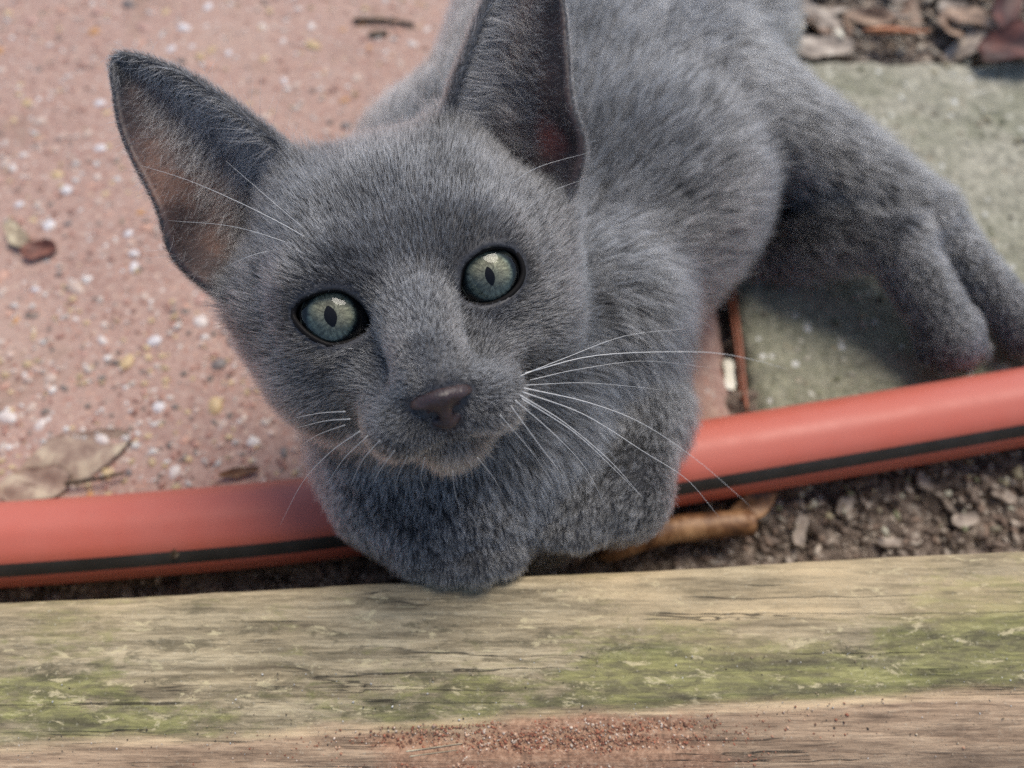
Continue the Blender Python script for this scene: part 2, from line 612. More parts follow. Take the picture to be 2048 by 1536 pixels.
def mat_wet(name, col, coat=1.0):
    t = NT(name)
    v = t.coords()
    n = t.noise(v, 700, 4)
    t.set(Base_Color=t.mix(n, tuple(c * 0.7 for c in col), tuple(c * 1.3 for c in col)), Roughness=0.3 if coat > 0.5 else 0.7)
    t.b.inputs["Specular IOR Level"].default_value = 0.5 if coat > 0.5 else 0.15
    t.b.inputs["Coat Weight"].default_value = coat
    t.b.inputs["Coat Roughness"].default_value = 0.03
    t.b.inputs["Coat IOR"].default_value = 1.36
    return t.m


def mat_nose():
    t = NT("brown nose leather")
    v = t.coords()
    vd = t.voronoi(v, 2300, "Distance")
    n = t.noise(v, 260, 4)
    c = t.ramp(n, [(0.3, srgb(46, 37, 39)), (0.6, srgb(66, 51, 51)), (0.8, srgb(92, 64, 58))])
    t.set(Base_Color=c, Roughness=0.42)
    t.b.inputs["Subsurface Weight"].default_value = 0.1
    t.b.inputs["Subsurface Scale"].default_value = 0.001
    t.bump(vd, 0.5, 0.00015)
    return t.m


def mat_leaf(name, c0, c1, c2, rough=0.6):
    t = NT(name)
    v = t.coords()
    n = t.noise(v, 120, 6, 0.65, 0.3)
    c = t.ramp(n, [(0.36, c0), (0.5, c1), (0.64, c2)])
    t.set(Base_Color=c, Roughness=rough)
    t.bump(t.noise(v, 700, 5), 0.4, 0.0004)
    return t.m


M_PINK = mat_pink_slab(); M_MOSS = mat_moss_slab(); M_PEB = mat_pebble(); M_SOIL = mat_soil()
M_CRUMB = mat_vcol("soil crumbs"); M_GRIT = mat_vcol("small grit", 0.6); M_WOOD = mat_wood()
M_HOSE = mat_hose("terracotta rubber", srgb(194, 100, 82), 0.48)
M_STRIPE = mat_hose("black stripe rubber", (0.022, 0.022, 0.022), 0.45)

# ================================================================== GROUND
# soil: one sheet, broken up where it shows between the timber and the paving
def grid_sheet(x0, x1, y0, y1, nx, ny):
    xs = np.linspace(x0, x1, nx); ys = np.linspace(y0, y1, ny)
    X, Y = np.meshgrid(xs, ys, indexing='ij')
    P = np.stack([X.ravel(), Y.ravel(), np.zeros(nx * ny)], 1)
    i = np.arange(nx - 1)[:, None] * ny + np.arange(ny - 1)[None]
    Fq = np.stack([i, i + ny, i + ny + 1, i + 1], -1).reshape(-1, 4)
    return P, Fq

gx = np.concatenate([[-30000, -4000, -900], np.linspace(-230, 290, 640), [900, 4000, 30000]])
gy = np.concatenate([[-30000, -3000, -300], np.linspace(0, 24, 14)[:-1], np.linspace(24, 112, 128), np.linspace(114, 480, 140), [900, 4000, 30000]])
X, Y = np.meshgrid(gx, gy, indexing='ij')
P = np.stack([X.ravel(), Y.ravel(), np.zeros(X.size)], 1)
near = (np.abs(P[:, 0]) < 400) & (P[:, 1] > -10) & (P[:, 1] < 500)
P[:, 2] = -9 + near * (2.6 * vnoise(P, 9, 1) + 1.4 * vnoise(P, 4, 2))
strip = (np.abs(P[:, 0]) < 225) & (P[:, 1] > 24) & (P[:, 1] < 112)
P[:, 2] += (near & (P[:, 1] > on_z(1850, 122, 0)[1]) & (P[:, 0] > 60)) * 5.0
P[:, 2] += strip * (4.0 + 1.6 * np.abs(vnoise(P, 3.4, 61)) * 1.6 + 0.8 * vnoise(P, 1.8, 62))
nyg = len(gy)
i = np.arange(len(gx) - 1)[:, None] * nyg + np.arange(nyg - 1)[None]
soil = mesh_obj("soil_ground", P, np.stack([i, i + nyg, i + nyg + 1, i + 1], -1).reshape(-1, 4), M_SOIL)
tag(soil, kind="structure")


hxy = np.array([on_z(u, v, 11)[:2] for u, v in ((-300, 1104), (0, 1089), (640, 1036), (1000, 986), (1400, 922), (2048, 813), (3000, 655))])


def slab(name, outline, z_top, thick, mat, seed, cell=2.2, amp=0.5):
    """paving slab from a rectangle x0,x1,y0,y1: worn top with a crumbling rounded arris"""
    x0, x1, y0, y1 = outline
    nx = int((x1 - x0) / cell) + 2; ny = int((y1 - y0) / cell) + 2
    P, Fq = grid_sheet(x0, x1, y0, y1, nx, ny)
    e = np.minimum(np.minimum(P[:, 0] - x0, x1 - P[:, 0]), np.minimum(P[:, 1] - y0, y1 - P[:, 1]))
    fy = np.interp(P[:, 0], hxy[:, 0], hxy[:, 1]) - 4.0       # the front edge runs under the hose
    P[:, 1] = fy + (P[:, 1] - y0) / (y1 - y0) * (y1 - fy)
    jag = 1.3 * vnoise(P, 7, seed) + 0.8 * vnoise(P, 3, seed + 1)
    drop = np.clip(1 - (e + jag) / 4.0, 0, 1) ** 2 * 3.2
    P[:, 2] = z_top - drop + amp * (0.5 * vnoise(P, 11, seed + 2) + 0.4 * vnoise(P, 4.5, seed + 3))
    n0 = len(P)
    I = np.arange(n0).reshape(nx, ny)
    ring = np.concatenate([I[:, 0], I[-1, 1:], I[-2::-1, -1], I[0, -2:0:-1]])
    B = P[ring].copy(); B[:, 2] = z_top - thick
    k = np.arange(len(ring)); k2 = (k + 1) % len(ring)
    Fs = np.stack([ring[k2], ring[k], n0 + k, n0 + k2], 1)
    return mesh_obj(name, np.vstack([P, B]), np.vstack([Fq, Fs]), mat)


jx = on_z(1450, 700, 0)[0]                      # right edge of the pink slab
front = 62.0
pink = slab("paving_slab", (-420, jx, front, 520), 0, 34, M_PINK, 21)
tag(pink, "pink concrete paving slab with exposed white and tan pebbles", "paving slab", "paving slabs")
mx = on_z(1492, 700, 0)[0]
my = on_z(1850, 122, 0)[1]
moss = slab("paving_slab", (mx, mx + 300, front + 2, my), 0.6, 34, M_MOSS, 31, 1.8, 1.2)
tag(moss, "mossy grey concrete paving slab under the outstretched hind legs", "paving slab", "paving slabs")


# pebbles in the pink slab ---------------------------------------------------
def pebble_shape(seed, sub=2, rough=1.0):
    import bmesh
    bm = bmesh.new()
    bmesh.ops.create_icosphere(bm, subdivisions=sub, radius=1.0)
    v = np.array([p.co[:] for p in bm.verts])
    f = [tuple(q.index for q in p.verts) for p in bm.faces]
    bm.free()
    v = v * (1 + rough * (0.16 * vnoise(v * 10 + seed * 50, 9, seed) + 0.1 * vnoise(v * 10 + seed * 20, 5, seed + 3)))[:, None]
    return v, f

peb_mesh = []
for s in range(7):
    v, f = pebble_shape(s + 1)
    me = bpy.data.meshes.new("pebble")
    me.from_pydata([tuple(p * MM) for p in v], [], f)
    me.polygons.foreach_set("use_smooth", np.ones(len(me.polygons), dtype=bool))
    me.materials.append(M_PEB)
    peb_mesh.append(me)

rp = random.Random(5)
spots = []
tries = 0
while len(spots) < 290 and tries < 20000:
    tries += 1
    u, v = rp.uniform(-60, 1050), rp.uniform(-60, 1010)
    p = on_z(u, v, 0)
    if p[1] < front + 4: continue
    r = rp.choice([1.2, 1.4, 1.6, 1.9, 2.2, 2.6]) * rp.uniform(0.8, 1.15)
    if any((p[0] - q[0]) ** 2 + (p[1] - q[1]) ** 2 < (1.3 * (r + q[2])) ** 2 for q in spots): continue
    spots.append((p[0], p[1], r))
for (x, y, r) in spots:
    o = bpy.data.objects.new("pebble", peb_mesh[rp.randrange(7)])
    COL.objects.link(o)
    o.parent = pink
    a = rp.uniform(0.75, 1.35)
    o.scale = (r * a, r / a, r * 0.55)
    o.rotation_euler = (rp.uniform(-.15, .15), rp.uniform(-.15, .15), rp.uniform(0, 6.28))
    o.location = (x * MM, y * MM, (-r * 0.16) * MM)


def scatter(name, n, sampler, sizes, colours, mat, seed, parent=None, flat=0.7, sub=1, sink=0.3, rough=1.0):
    """many small uneven lumps in one mesh, each with its own colour"""
    rg = np.random.default_rng(seed)
    shapes = [pebble_shape(seed * 7 + k, sub, rough) for k in range(5)]
    Vs, Fs, Cs = [], [], []
    off = 0
    for k in range(n):
        p = sampler(rg)
        if p is None: continue
        v, f = shapes[rg.integers(5)]
        r = rg.choice(sizes) * rg.uniform(0.7, 1.3)
        st = np.array([rg.uniform(0.7, 1.5 if rough < 2 else 2.4), rg.uniform(0.7, 1.3), flat * rg.uniform(0.7, 1.3)])
        a = rg.uniform(0, 6.28)
        R = np.array([[math.cos(a), -math.sin(a), 0], [math.sin(a), math.cos(a), 0], [0, 0, 1]])
        b = rg.normal(0, 0.35)
        R2 = np.array([[1, 0, 0], [0, math.cos(b), -math.sin(b)], [0, math.sin(b), math.cos(b)]])
        w = (v * st * r) @ R2.T @ R.T + p + np.array([0, 0, r * flat * (0.5 - sink)])
        Vs.append(w); Fs.append(np.array(f) + off); off += len(w)
        c = np.array(colours[rg.integers(len(colours))]) * rg.uniform(0.75, 1.2)
        Cs.append(np.broadcast_to(np.append(np.clip(c, 0, 1), 1), (len(w), 4)))
    o = mesh_obj(name, np.vstack(Vs), np.vstack(Fs), mat, parent)
    at = o.data.attributes.new("tint", 'FLOAT_COLOR', 'POINT')
    at.data.foreach_set("color", np.vstack(Cs).astype(np.float32).ravel())
    return o


def samp_pink(rg):
    p = on_z(rg.uniform(-80, 1100), rg.uniform(-80, 1010), 0)
    return np.array([p[0], p[1], -0.1]) if p[1] > front + 2 else None


grit = scatter("grit", 5200, samp_pink, [0.4, 0.6, 0.8, 1.15], [srgb(214, 188, 174), srgb(196, 152, 136), srgb(232, 226, 220), srgb(176, 134, 120), srgb(216, 190, 150), srgb(222, 206, 194), srgb(140, 128, 120)], M_GRIT, 3, pink, 0.6, 1, 0.55)
tag(grit, kind="stuff")


def samp_joint(rg):
    return np.array([rg.uniform(jx - 1.5, mx + 1.5), rg.uniform(front, 180), -6 + rg.uniform(-2, 3)])

def samp_moss(rg):
    return np.array([mx + rg.uniform(1, 110), rg.uniform(front + 3, my - 2), 0.4])

chips = scatter("grit", 420, samp_moss, [0.4, 0.6, 0.9, 1.2], [srgb(150, 140, 118), srgb(190, 186, 166), srgb(120, 122, 92), srgb(170, 160, 130)], M_GRIT, 5, moss)
tag(chips, kind="stuff")

# ================================================================== TIMBER
# a weathered landscaping timber: flat top, worn rounded front
zt = 42.0
Bl, Br = on_z(0, 1218, zt), on_z(2048, 1092, zt)
Fl, Fr = on_z(0, 1482, zt), on_z(2048, 1392, zt)
ctr_dir = nrm((Br - Bl + Fr - Fl)[None])[0]
ctr_dir[2] = 0
nrm_dir = np.array([-ctr_dir[1], ctr_dir[0], 0])
mid = (Bl + Br + Fl + Fr) / 4
halfw = 0.5 * abs(((Bl + Br) / 2 - (Fl + Fr) / 2) @ nrm_dir)
prof = []                                               # (offset across, height), back bottom -> over the top -> front bottom
prof += [(halfw + 1.2, -60), (halfw + 1.2, zt - 6), (halfw + 0.9, zt - 3), (halfw + 0.1, zt - 1.2), (halfw - 1.4, zt - 0.3)]
prof += [(w, zt) for w in np.linspace(halfw - 3, -halfw + 2.0, 26)]
for a in np.linspace(0.0, 1.25, 26):                    # rounded front, 22 mm radius
    prof.append((-halfw + 1.0 - 24 * math.sin(a) , zt - 0.4 - 24 * (1 - math.cos(a))))
prof += [(-halfw - 25, zt - 40), (-halfw - 25, -60), (0, -60)]
prof = np.array(prof, float)
NL = 420
xs = np.linspace(-330, 330, NL)
VV = []
for xx in xs:
    base = mid + ctr_dir * xx
    q = np.zeros((len(prof), 3))
    q[:, :2] = base[:2] + prof[:, :1] * nrm_dir[:2]
    q[:, 2] = prof[:, 1]
    VV.append(q)
VV = np.array(VV)
flatP = VV.reshape(-1, 3)
S = np.stack([np.repeat(xs, len(prof)), np.tile(prof[:, 0], NL), np.zeros(NL * len(prof))], 1)
g = 0.35 * vnoise(S * np.array([0.06, 1, 1]), 1.6, 4) + 0.3 * vnoise(S * np.array([0.2, 1, 1]), 4.0, 5) + 0.25 * vnoise(S, 3, 6)
edge_n = 1.0 * vnoise(S * np.array([1, 0, 0]), 40, 8) + 0.6 * vnoise(S * np.array([1, 0, 0]), 11, 9)
frontness = np.clip((-halfw + 3.0 - S[:, 1]) / 3.0, 0, 1)
backness = np.clip((S[:, 1] - halfw + 2.0) / 3.0, 0, 1)
top = flatP[:, 2] > -20
flatP[:, 2] += np.where(top, g, 0)
flatP[:, :2] += (np.where(top, (frontness + backness) * edge_n * 0.22, 0))[:, None] * nrm_dir[:2]
# a few splits standing open on the worn front
Fq = []
m = len(prof)
i = np.arange(NL - 1)[:, None] * m + np.arange(m)[None]
jn = np.roll(np.arange(m), -1)
i2 = np.arange(NL - 1)[:, None] * m + jn[None]
Fq = np.stack([i, i2, i2 + m, i + m], -1).reshape(-1, 4)
timber = mesh_obj("timber", flatP, Fq, M_WOOD)
timber.data.polygons.foreach_set("use_smooth", np.ones(len(timber.data.polygons), dtype=bool))
tag(timber, "weathered timber edging with green algae and a worn brown front", "timber")


def vattr(o, name, val):
    at = o.data.attributes.new(name, 'FLOAT', 'POINT')
    at.data.foreach_set("value", np.asarray(val, np.float32))

sx_, sy_ = S[:, 0], S[:, 1]
n1 = vnoise(S * np.array([1, 1.6, 1]), 22, 12); n2 = vnoise(S * np.array([0.4, 1.5, 1]), 5, 13)
worn = np.clip((-halfw + 1.2 + 1.2 * n2 - sy_) / 1.6, 0, 1)
acr = np.clip((halfw - sy_) / (2 * halfw), 0, 1)                       # 0 at the back, 1 at the front
n3 = vnoise(S * np.array([0.7, 1.5, 1]), 34, 17)
damp = 0.1 + 0.9 * np.clip(0.24 + 0.75 * np.clip(acr * 1.6 - 0.2, 0, 1) + 0.55 * n3 + 0.3 * n1 + 0.2 * n2 + 0.35 * np.exp(-((sx_ - 32) / 20) ** 2 - ((acr - 0.45) / 0.3) ** 2), 0, 1)
pale = np.clip(1.1 - np.abs((sx_ - 62) / 62) - np.clip(acr - 0.42, 0, 1) * 4 + 0.5 * n1 + 0.3 * n2, 0, 1) * 0.9
pale = np.maximum(pale, np.clip(0.35 - acr * 1.4 + 0.3 * n1, 0, 0.5))
rust = worn * np.clip(1.25 - ((sx_ - 2) / 32) ** 2 + 0.5 * n2 + 0.4 * n1, 0, 1) * np.clip((-halfw + 0.5 - sy_) / 2.5 + 0.5 * n2, 0, 1)
vattr(timber, "worn", worn); vattr(timber, "damp", damp); vattr(timber, "pale", pale); vattr(timber, "rust", rust)
vattr(timber, "ridge", np.clip(1 - np.abs(sy_ + halfw + 0.2 + 0.5 * n2) / 1.0, 0, 1))


def timber_pt(x, w):
    """point on the timber surface: x along, w across from its centre line"""
    if w > -halfw + 1: z = zt
    else:
        s = np.clip((-halfw + 1 - w) / 24, 0, 0.97)
        z = zt - 0.4 - 24 * (1 - math.sqrt(1 - s * s))
    b = mid + ctr_dir * x + nrm_dir * w
    return np.array([b[0], b[1], z])


def timber_at(u, v):
    """where the sight line of pixel (u, v) meets the timber"""
    best = None
    for z in np.linspace(zt - 20, zt, 81):
        p = on_z(u, v, z)
        w = (p - mid) @ nrm_dir; x = (p - mid) @ ctr_dir
        d = abs(timber_pt(x, w)[2] - z)
        if best is None or d < best[0]: best = (d, x, w)
    return timber_pt(best[1], best[2])


def samp_dust(rg):
    x = rg.normal(4, 21); w = -halfw - rg.uniform(0.2, 13)
    return timber_pt(x, w) + np.array([0, 0, 0.05])

def samp_sand(rg):
    x = rg.uniform(-100, 100)
    w = rg.choice([rg.uniform(-halfw - 12, -halfw + 2), rg.uniform(-halfw, -halfw * 0.2)])
    return timber_pt(x, w) + np.array([0, 0, 0.05])

dust = scatter("rotten_wood_crumbs", 5500, samp_dust, [0.08, 0.12, 0.16, 0.24], [srgb(176, 110, 82), srgb(150, 92, 68), srgb(200, 150, 120), srgb(134, 92, 70), srgb(214, 176, 146), srgb(224, 202, 180), srgb(180, 128, 100)], M_GRIT, 8, timber)
tag(dust, kind="stuff")
sand = scatter("sand_grains", 900, samp_sand, [0.07, 0.1, 0.16], [srgb(225, 222, 215), srgb(210, 190, 160), srgb(170, 150, 120), srgb(70, 60, 50)], M_GRIT, 9, timber)
tag(sand, kind="stuff")

# ================================================================== HOSE
HR = 10.7
hp = [on_z(-900, 1115, 11), on_z(-300, 1104, 11), on_z(0, 1089, 11), on_z(320, 1066, 11), on_z(640, 1036, 11), on_z(1000, 986, 11), on_z(1400, 922, 11), on_z(1720, 869, 11), on_z(2048, 813, 11), on_z(2500, 735, 11), on_z(3000, 655, 11)]
path = open_curve(hp, 160)
path[:, 2] = 10.9
T = nrm(np.gradient(path, axis=0))


def hose_strip(a0, a1, n, r, closed):
    """arc of the hose wall between two angles, measured from the side facing up"""
    V, Fc = [], []
    an = np.linspace(a0, a1, n, endpoint=not closed)
    for k in range(len(path)):
        side = nrm(np.cross(T[k], [0, 0, 1.0])[None])[0]      # towards the timber (-y)
        for a in an:
            rr = r * (1 + (0.006 * math.cos(10 * a) if closed else 0))
            V.append(path[k] + rr * (math.cos(a) * np.array([0, 0, 1.0]) + math.sin(a) * side))
    m = n
    for k in range(len(path) - 1):
        for j in range(m if closed else m - 1):
            j2 = (j + 1) % m
            Fc.append((k * m + j, k * m + j2, (k + 1) * m + j2, (k + 1) * m + j))
    return V, Fc

V, Fc = hose_strip(0, 2 * math.pi, 72, HR, True)
hose = mesh_obj("garden_hose", V, Fc, M_HOSE)
tag(hose, "terracotta garden hose with a black stripe lying between paving and timber", "hose")
V, Fc = hose_strip(math.radians(45), math.radians(66), 8, HR + 0.09, False)
mesh_obj("stripe", V, Fc, M_STRIPE, hose)

# ================================================================== KITTEN
kitten = bpy.data.objects.new("kitten", None)
COL.objects.link(kitten)
kitten.empty_display_size = 0.02
tag(kitten, "grey kitten with green eyes looking up from beside the hose", "kitten")

# head frame: origin between the eyes, z towards the viewer, rolled anticlockwise
HO = px(824, 597, 140.0)
hz = nrm((CAM - HO)[None])[0]
roll = math.radians(15.6)
hx = RGT * math.cos(roll) + UPV * math.sin(roll)
hx = nrm((hx - (hx @ hz) * hz)[None])[0]
hy = np.cross(hz, hx)
HR3 = np.stack([hx, hy, hz], 1)                  # local -> world


def h2w(p):
    return HO + np.asarray(p, float) @ HR3.T


def w2h(P):
    return (P - HO) @ HR3


def hpx(u, v, z=0.0):
    """head-frame point seen at photo pixel (u, v) at head depth z"""
    r = nrm((px(u, v, 100.0) - CAM)[None])[0]
    o = w2h(CAM[None])[0]; d = r @ HR3
    t = (z - o[2]) / d[2]
    return o + t * d


EYE_R = 8.2
EYES = [np.array([-14.2, -0.1, -8.9]), np.array([14.1, -0.1, -8.9])]
APER_PX = [
    [(592, 630), (600, 609), (622, 594), (654, 584), (682, 583), (712, 599), (731, 619), (740, 640), (739, 654), (724, 668), (702, 679), (677, 686), (652, 685), (621, 668), (602, 649)],
    [(922, 590), (923, 560), (929, 535), (946, 517), (968, 503), (991, 497), (1015, 501), (1031, 512), (1040, 530), (1042, 549), (1035, 568), (1020, 586), (997, 600), (968, 608), (944, 605), (929, 599)],
]
APER = [closed_curve([hpx(u, v, -1.0)[:2] for u, v in a], 56) for a in APER_PX]
APER = [a.mean(0) + (a - a.mean(0)) * 1.07 for a in APER]

# ears: rim curves (head frame, mm), inner rim and outer rim from base to tip
def ear_shell(sgn):
    if sgn < 0: inner = [(-12.5, 29, -29), (-18.0, 38.0, -26), (-28.0, 50.8, -26.5), (-35.5, 57.0, -26.5), (-40.0, 59.2, -26)]
    else: inner = [(-15.0, 29, -29), (-20.3, 38.0, -26), (-31.0, 52.5, -26.5), (-39.5, 61.5, -26.5), (-44.5, 65.0, -26)]
    inner = open_curve(inner, 90)
    otop = [(-43.6, 44.0, -23.5), (-42.8, 55.6, -25.5)] if sgn < 0 else [(-44.6, 45.5, -23.5), (-46.6, 60.6, -25.5)]
    outer = open_curve([(-31, 6, -28), (-36.6, 11.5, -24.5), (-41.2, 20.0, -22), (-41.0, 29.5, -21)] + otop, 90)
    t = np.linspace(0, 1, 90)
    s = np.linspace(0, 1, 70)
    deep = 15.0 * (1 - t) ** 0.8 + 1.2
    Pg = inner[:, None] * (1 - s)[None, :, None] + outer[:, None] * s[None, :, None]
    w = np.sin(np.pi * s) ** 0.75
    back = np.array([0.25, 0.1, -1.0]); back = back / np.linalg.norm(back)
    Pg = Pg + (deep[:, None] * w[None])[..., None] * back
    # round the tip
    tip_pull = np.clip((t - 0.9) / 0.1, 0, 1)[:, None] * np.sin(np.pi * s)[None]
    Pg = Pg + (tip_pull * 1.6)[..., None] * np.array([-0.55, 0.8, 0])
    Pg[..., 0] *= -sgn
    dt = np.gradient(Pg, axis=0); ds = np.gradient(Pg, axis=1)
    N = nrm(np.cross(dt, ds)); N *= np.sign(N[..., 2:3] + 1e-9)
    return Pg, N, nrm(dt), nrm(ds), t, s

EARS = [ear_shell(-1), ear_shell(1)]


def nearest_ear(L, k):
    """distance to the shell's middle surface and the index of the nearest sample"""
    pts = EARS[k][0].reshape(-1, 3).astype(np.float32)
    p2 = (pts ** 2).sum(1)
    d = np.empty(len(L)); ix = np.empty(len(L), int)
    for a in range(0, len(L), 20000):
        q = L[a:a + 20000].astype(np.float32)
        D = (q ** 2).sum(1)[:, None] + p2[None] - 2 * q @ pts.T
        j = D.argmin(1)
        ix[a:a + 20000] = j
        d[a:a + 20000] = np.linalg.norm(q - pts[j], axis=1)
    return d, ix


# body: capsules and ellipsoids (world mm)
def prims():
    hc = h2w((0, 2, -34))
    L = []
    L.append(("cap", hc, px(985, 860, 194), 23, 25, 14))                                   # neck
    L.append(("ell", px(980, 900, 193), (29, 27, 26), None, 14))                           # chest
    L.append(("cap", px(800, 850, 194), px(1190, 650, 198), 19, 19, 14))                   # shoulders
    L.append(("cap", px(815, 930, 190), px(905, 1018, 177), 18, 13.0, 6))                 # foreleg at the left
    L.append(("ell", px(925, 1062, 173), (14.0, 8.5, 8.5), None, 6))                          # its paw
    L.append(("cap", px(1215, 660, 196), px(1283, 830, 192), 14.5, 9.5, 7))                # upper foreleg, right
    L.append(("cap", px(1282, 820, 191), px(1240, 985, 181), 9.5, 9.6, 4))               # forearm
    L.append(("cap", px(1240, 985, 181), px(1148, 1020, 177), 9.6, 8.2, 4))              # paw tucked in
    L.append(("ell", px(1050, 560, 222), (40, 36, 28), None, 20))                          # ribs under the head
    L.append(("cap", px(908, 388, 242), px(1116, 236, 252), 30, 32, 16))                           # back, left side
    L.append(("ell", px(1245, 350, 234), (40, 44, 32), None, 16))                          # flank
    L.append(("ell", px(1190, 110, 262), (46, 46, 34), None, 18))                          # loin
    L.append(("ell", px(1350, 60, 266), (36, 36, 32), None, 14))                           # rump
    L.append(("ell", px(1600, 455, 250), (22, 13, 12), None, 8))                          # soft belly by the thigh
    L.append(("cap", px(1400, 190, 240), px(1835, 430, 234), 19, 8.0, 14))                 # far thigh
    L.append(("cap", px(1840, 434, 234), px(2030, 640, 234), 7.6, 6.2, 4))                 # far foot
    L.append(("ell", px(2055, 662, 236), (8, 8, 6.4), None, 4))
    L.append(("cap", px(1640, 452, 240), px(1788, 478, 229), 10, 7.0, 5))                  # near thigh
    L.append(("cap", px(1788, 480, 229), px(1888, 650, 229), 6.8, 7.4, 3))                 # near foot
    L.append(("ell", px(1902, 680, 230), (8.2, 8.4, 7.6), None, 4))                        # near paw
    for (u, v, d, r) in ((848, 1100, 171, 4.2), (898, 1120, 168, 4.4), (955, 1122, 167, 4.4), (1008, 1108, 169, 4.1),          # toes, paw at the left
                         (1094, 1034, 174, 3.2), (1118, 1060, 172, 3.5), (1158, 1066, 172, 3.5), (1196, 1050, 174, 3.2),      # toes, tucked paw
                         (1860, 708, 231, 3.1), (1890, 721, 230, 3.3), (1925, 719, 230, 3.3), (1953, 700, 231, 3.1),          # toes, near hind paw
                         (2030, 690, 237, 2.8), (2058, 700, 237, 2.8)):
        L.append(("ell", px(u, v, d), (r, r * 1.1, r), None, 1.2))
    L.append(("cap", px(775, 1000, 180), px(850, 1078, 174), 11.5, 8.0, 5))                # outer side of that paw
    return L

BODY = prims()
for k, q in enumerate(BODY):
    if q[0] == "cap": pass


def head_sdf(L):
    """L: head-frame points, mm"""
    x, y, z = L[:, 0], L[:, 1], L[:, 2]
    f = s_ell(L, (0, 3.5, -31), (32, 28.0, 29))
    for s in (-1, 1):
        f = smin(f, s_ell(L, (s * 15.0, -8, -25), (16.5, 15.5, 19)), 9)
    f = smin(f, s_ell(L, (0, -15.8, -18), (18, 11.8, 18)), 8)
    for s in (-1, 1):
        f = smin(f, s_ell(L, (s * 24.0, 5.0, -28), (10.5, 10.5, 10.5)), 7)          # temples, under the ears
        f = smin(f, s_ell(L, (s * 14.0, 23.5, -30), (8.5, 8.0, 8.5)), 6)
    f = smin(f, s_cap(L, (0, 5, -10), (0, -10.0, 9.0), 7.4, 5.9), 5)
    for s in (-1, 1):
        f = smin(f, s_cap(L, (s * 10.5, -8.0, -9.0), (s * 8.0, -16.0, -0.5), 6.0, 5.4), 6)
    for s in (-1, 1):
        f = smin(f, s_ell(L, (s * 12.0, 8.6, -8.2), (9.0, 5.0, 5.6)), 8)          # brow
        f = smin(f, np.linalg.norm(L - EYES[(s + 1) // 2], axis=1) - 9.0, 4)     # lids
    f = smin(f, s_ell(L, (0, -14.2, 11.5), (5.6, 4.2, 6.0)), 3.5)
    for s in (-1, 1):
        f = smin(f, s_ell(L, (s * 6.1, -19.7, 6.6), (7.4, 5.7, 8.2)), 5.0)       # whisker pads
    f = smin(f, s_ell(L, (0.0, -24.9, 2.8), (5.2, 4.0, 6.6)), 2.4)               # chin
    # the mouth: a cleft below the nose and the line between pads and chin
    f = smax(f, -s_cap(L, (0, -19.0, 17.5), (0, -24.0, 14.5), 1.1, 1.0), 0.8)
    for s in (-1, 1):
        f = smax(f, -s_cap(L, (0, -24.4, 14.2), (s * 8.5, -24.4, 8.5), 0.9, 0.7), 0.8)
    for k in (0, 1):
        m = np.linalg.norm(L - EYES[k], axis=1) < 16
        if m.any():
            q = L[m]
            # the opening between the lids, as seen along the eye's axis
            sc_ = (140 - q[:, 2]) / 141.0
            c = np.maximum(s_poly(q[:, 0] / sc_, q[:, 1] / sc_, APER[k][::2]), np.linalg.norm(q - EYES[k], axis=1) - 12.5)
            c = np.maximum(c, EYES[k][2] - 1 - q[:, 2])
            f[m] = smax(f[m], -c, 0.5)
    return f


def full_sdf(Pw):
    L = w2h(Pw)
    near = np.linalg.norm(L - np.array([0, 0, -20]), axis=1) < 62
    f = np.full(len(Pw), 1e3)
    if near.any(): f[near] = head_sdf(L[near])
    if (~near).any(): f[~near] = np.linalg.norm(L[~near] - np.array([0, 0, -25]), axis=1) - 38
    for k in (0, 1):
        P_ = EARS[k][0].reshape(-1, 3)
        lo, hi = P_.min(0) - 7, P_.max(0) + 7
        m = ((L > lo) & (L < hi)).all(1)
        if m.any():
            d, ix = nearest_ear(L[m], k)
            t = (ix // 70) / 89.0
            th = 1.25 - 0.45 * t
            f[m] = smin(f[m], d - th, 3.5)
    for q in BODY:
        d = s_cap(Pw, *q[1:5]) if q[0] == "cap" else s_ell(Pw, q[1], q[2], q[3])
        f = smin(f, d, q[-1])
    return f


def build_grid(fun, lo, hi, h, blk=8):
    n = (np.ceil((hi - lo) / h / blk).astype(int)) * blk
    nb = n // blk
    C = np.stack(np.meshgrid(*[np.arange(k) for k in nb], indexing='ij'), -1).reshape(-1, 3)
    cen = lo + (C * blk + blk / 2) * h
    fc = fun(cen)
    F = np.repeat(np.repeat(np.repeat(np.where(fc < 0, -1e2, 1e2).reshape(nb).astype(np.float32), blk, 0), blk, 1), blk, 2)
    act = np.abs(fc) < blk * h * 1.25
    sub = np.stack(np.meshgrid(*[np.arange(blk)] * 3, indexing='ij'), -1).reshape(-1, 3)
    A = C[act]
    for a in range(0, len(A), 600):
        g = (A[a:a + 600, None] * blk + sub[None]).reshape(-1, 3)
        F[g[:, 0], g[:, 1], g[:, 2]] = fun(lo + g * h)
    return F


def sdf_grad(fun, P, e=0.15):
    g = np.empty_like(P)
    for a in range(3):
        d = np.zeros(3); d[a] = e
        g[:, a] = fun(P + d) - fun(P - d)
    return g / (2 * e)


lo = np.array([-85.0, 8.0, -12.0]); hi = np.array([180.0, 290.0, 172.0])
GH = 0.72
F = build_grid(full_sdf, lo, hi, GH)
V, Q = surface_nets(F, lo, GH)
del F
for it in range(2):
    fv = full_sdf(V)
    gv = sdf_grad(full_sdf, V)
    gl = np.linalg.norm(gv, axis=1)
    stp = np.clip(fv / np.maximum(gl, 0.3) ** 1, -0.5, 0.5)
    V = V - gv / np.maximum(gl, 1e-6)[:, None] * stp[:, None] * 0.9
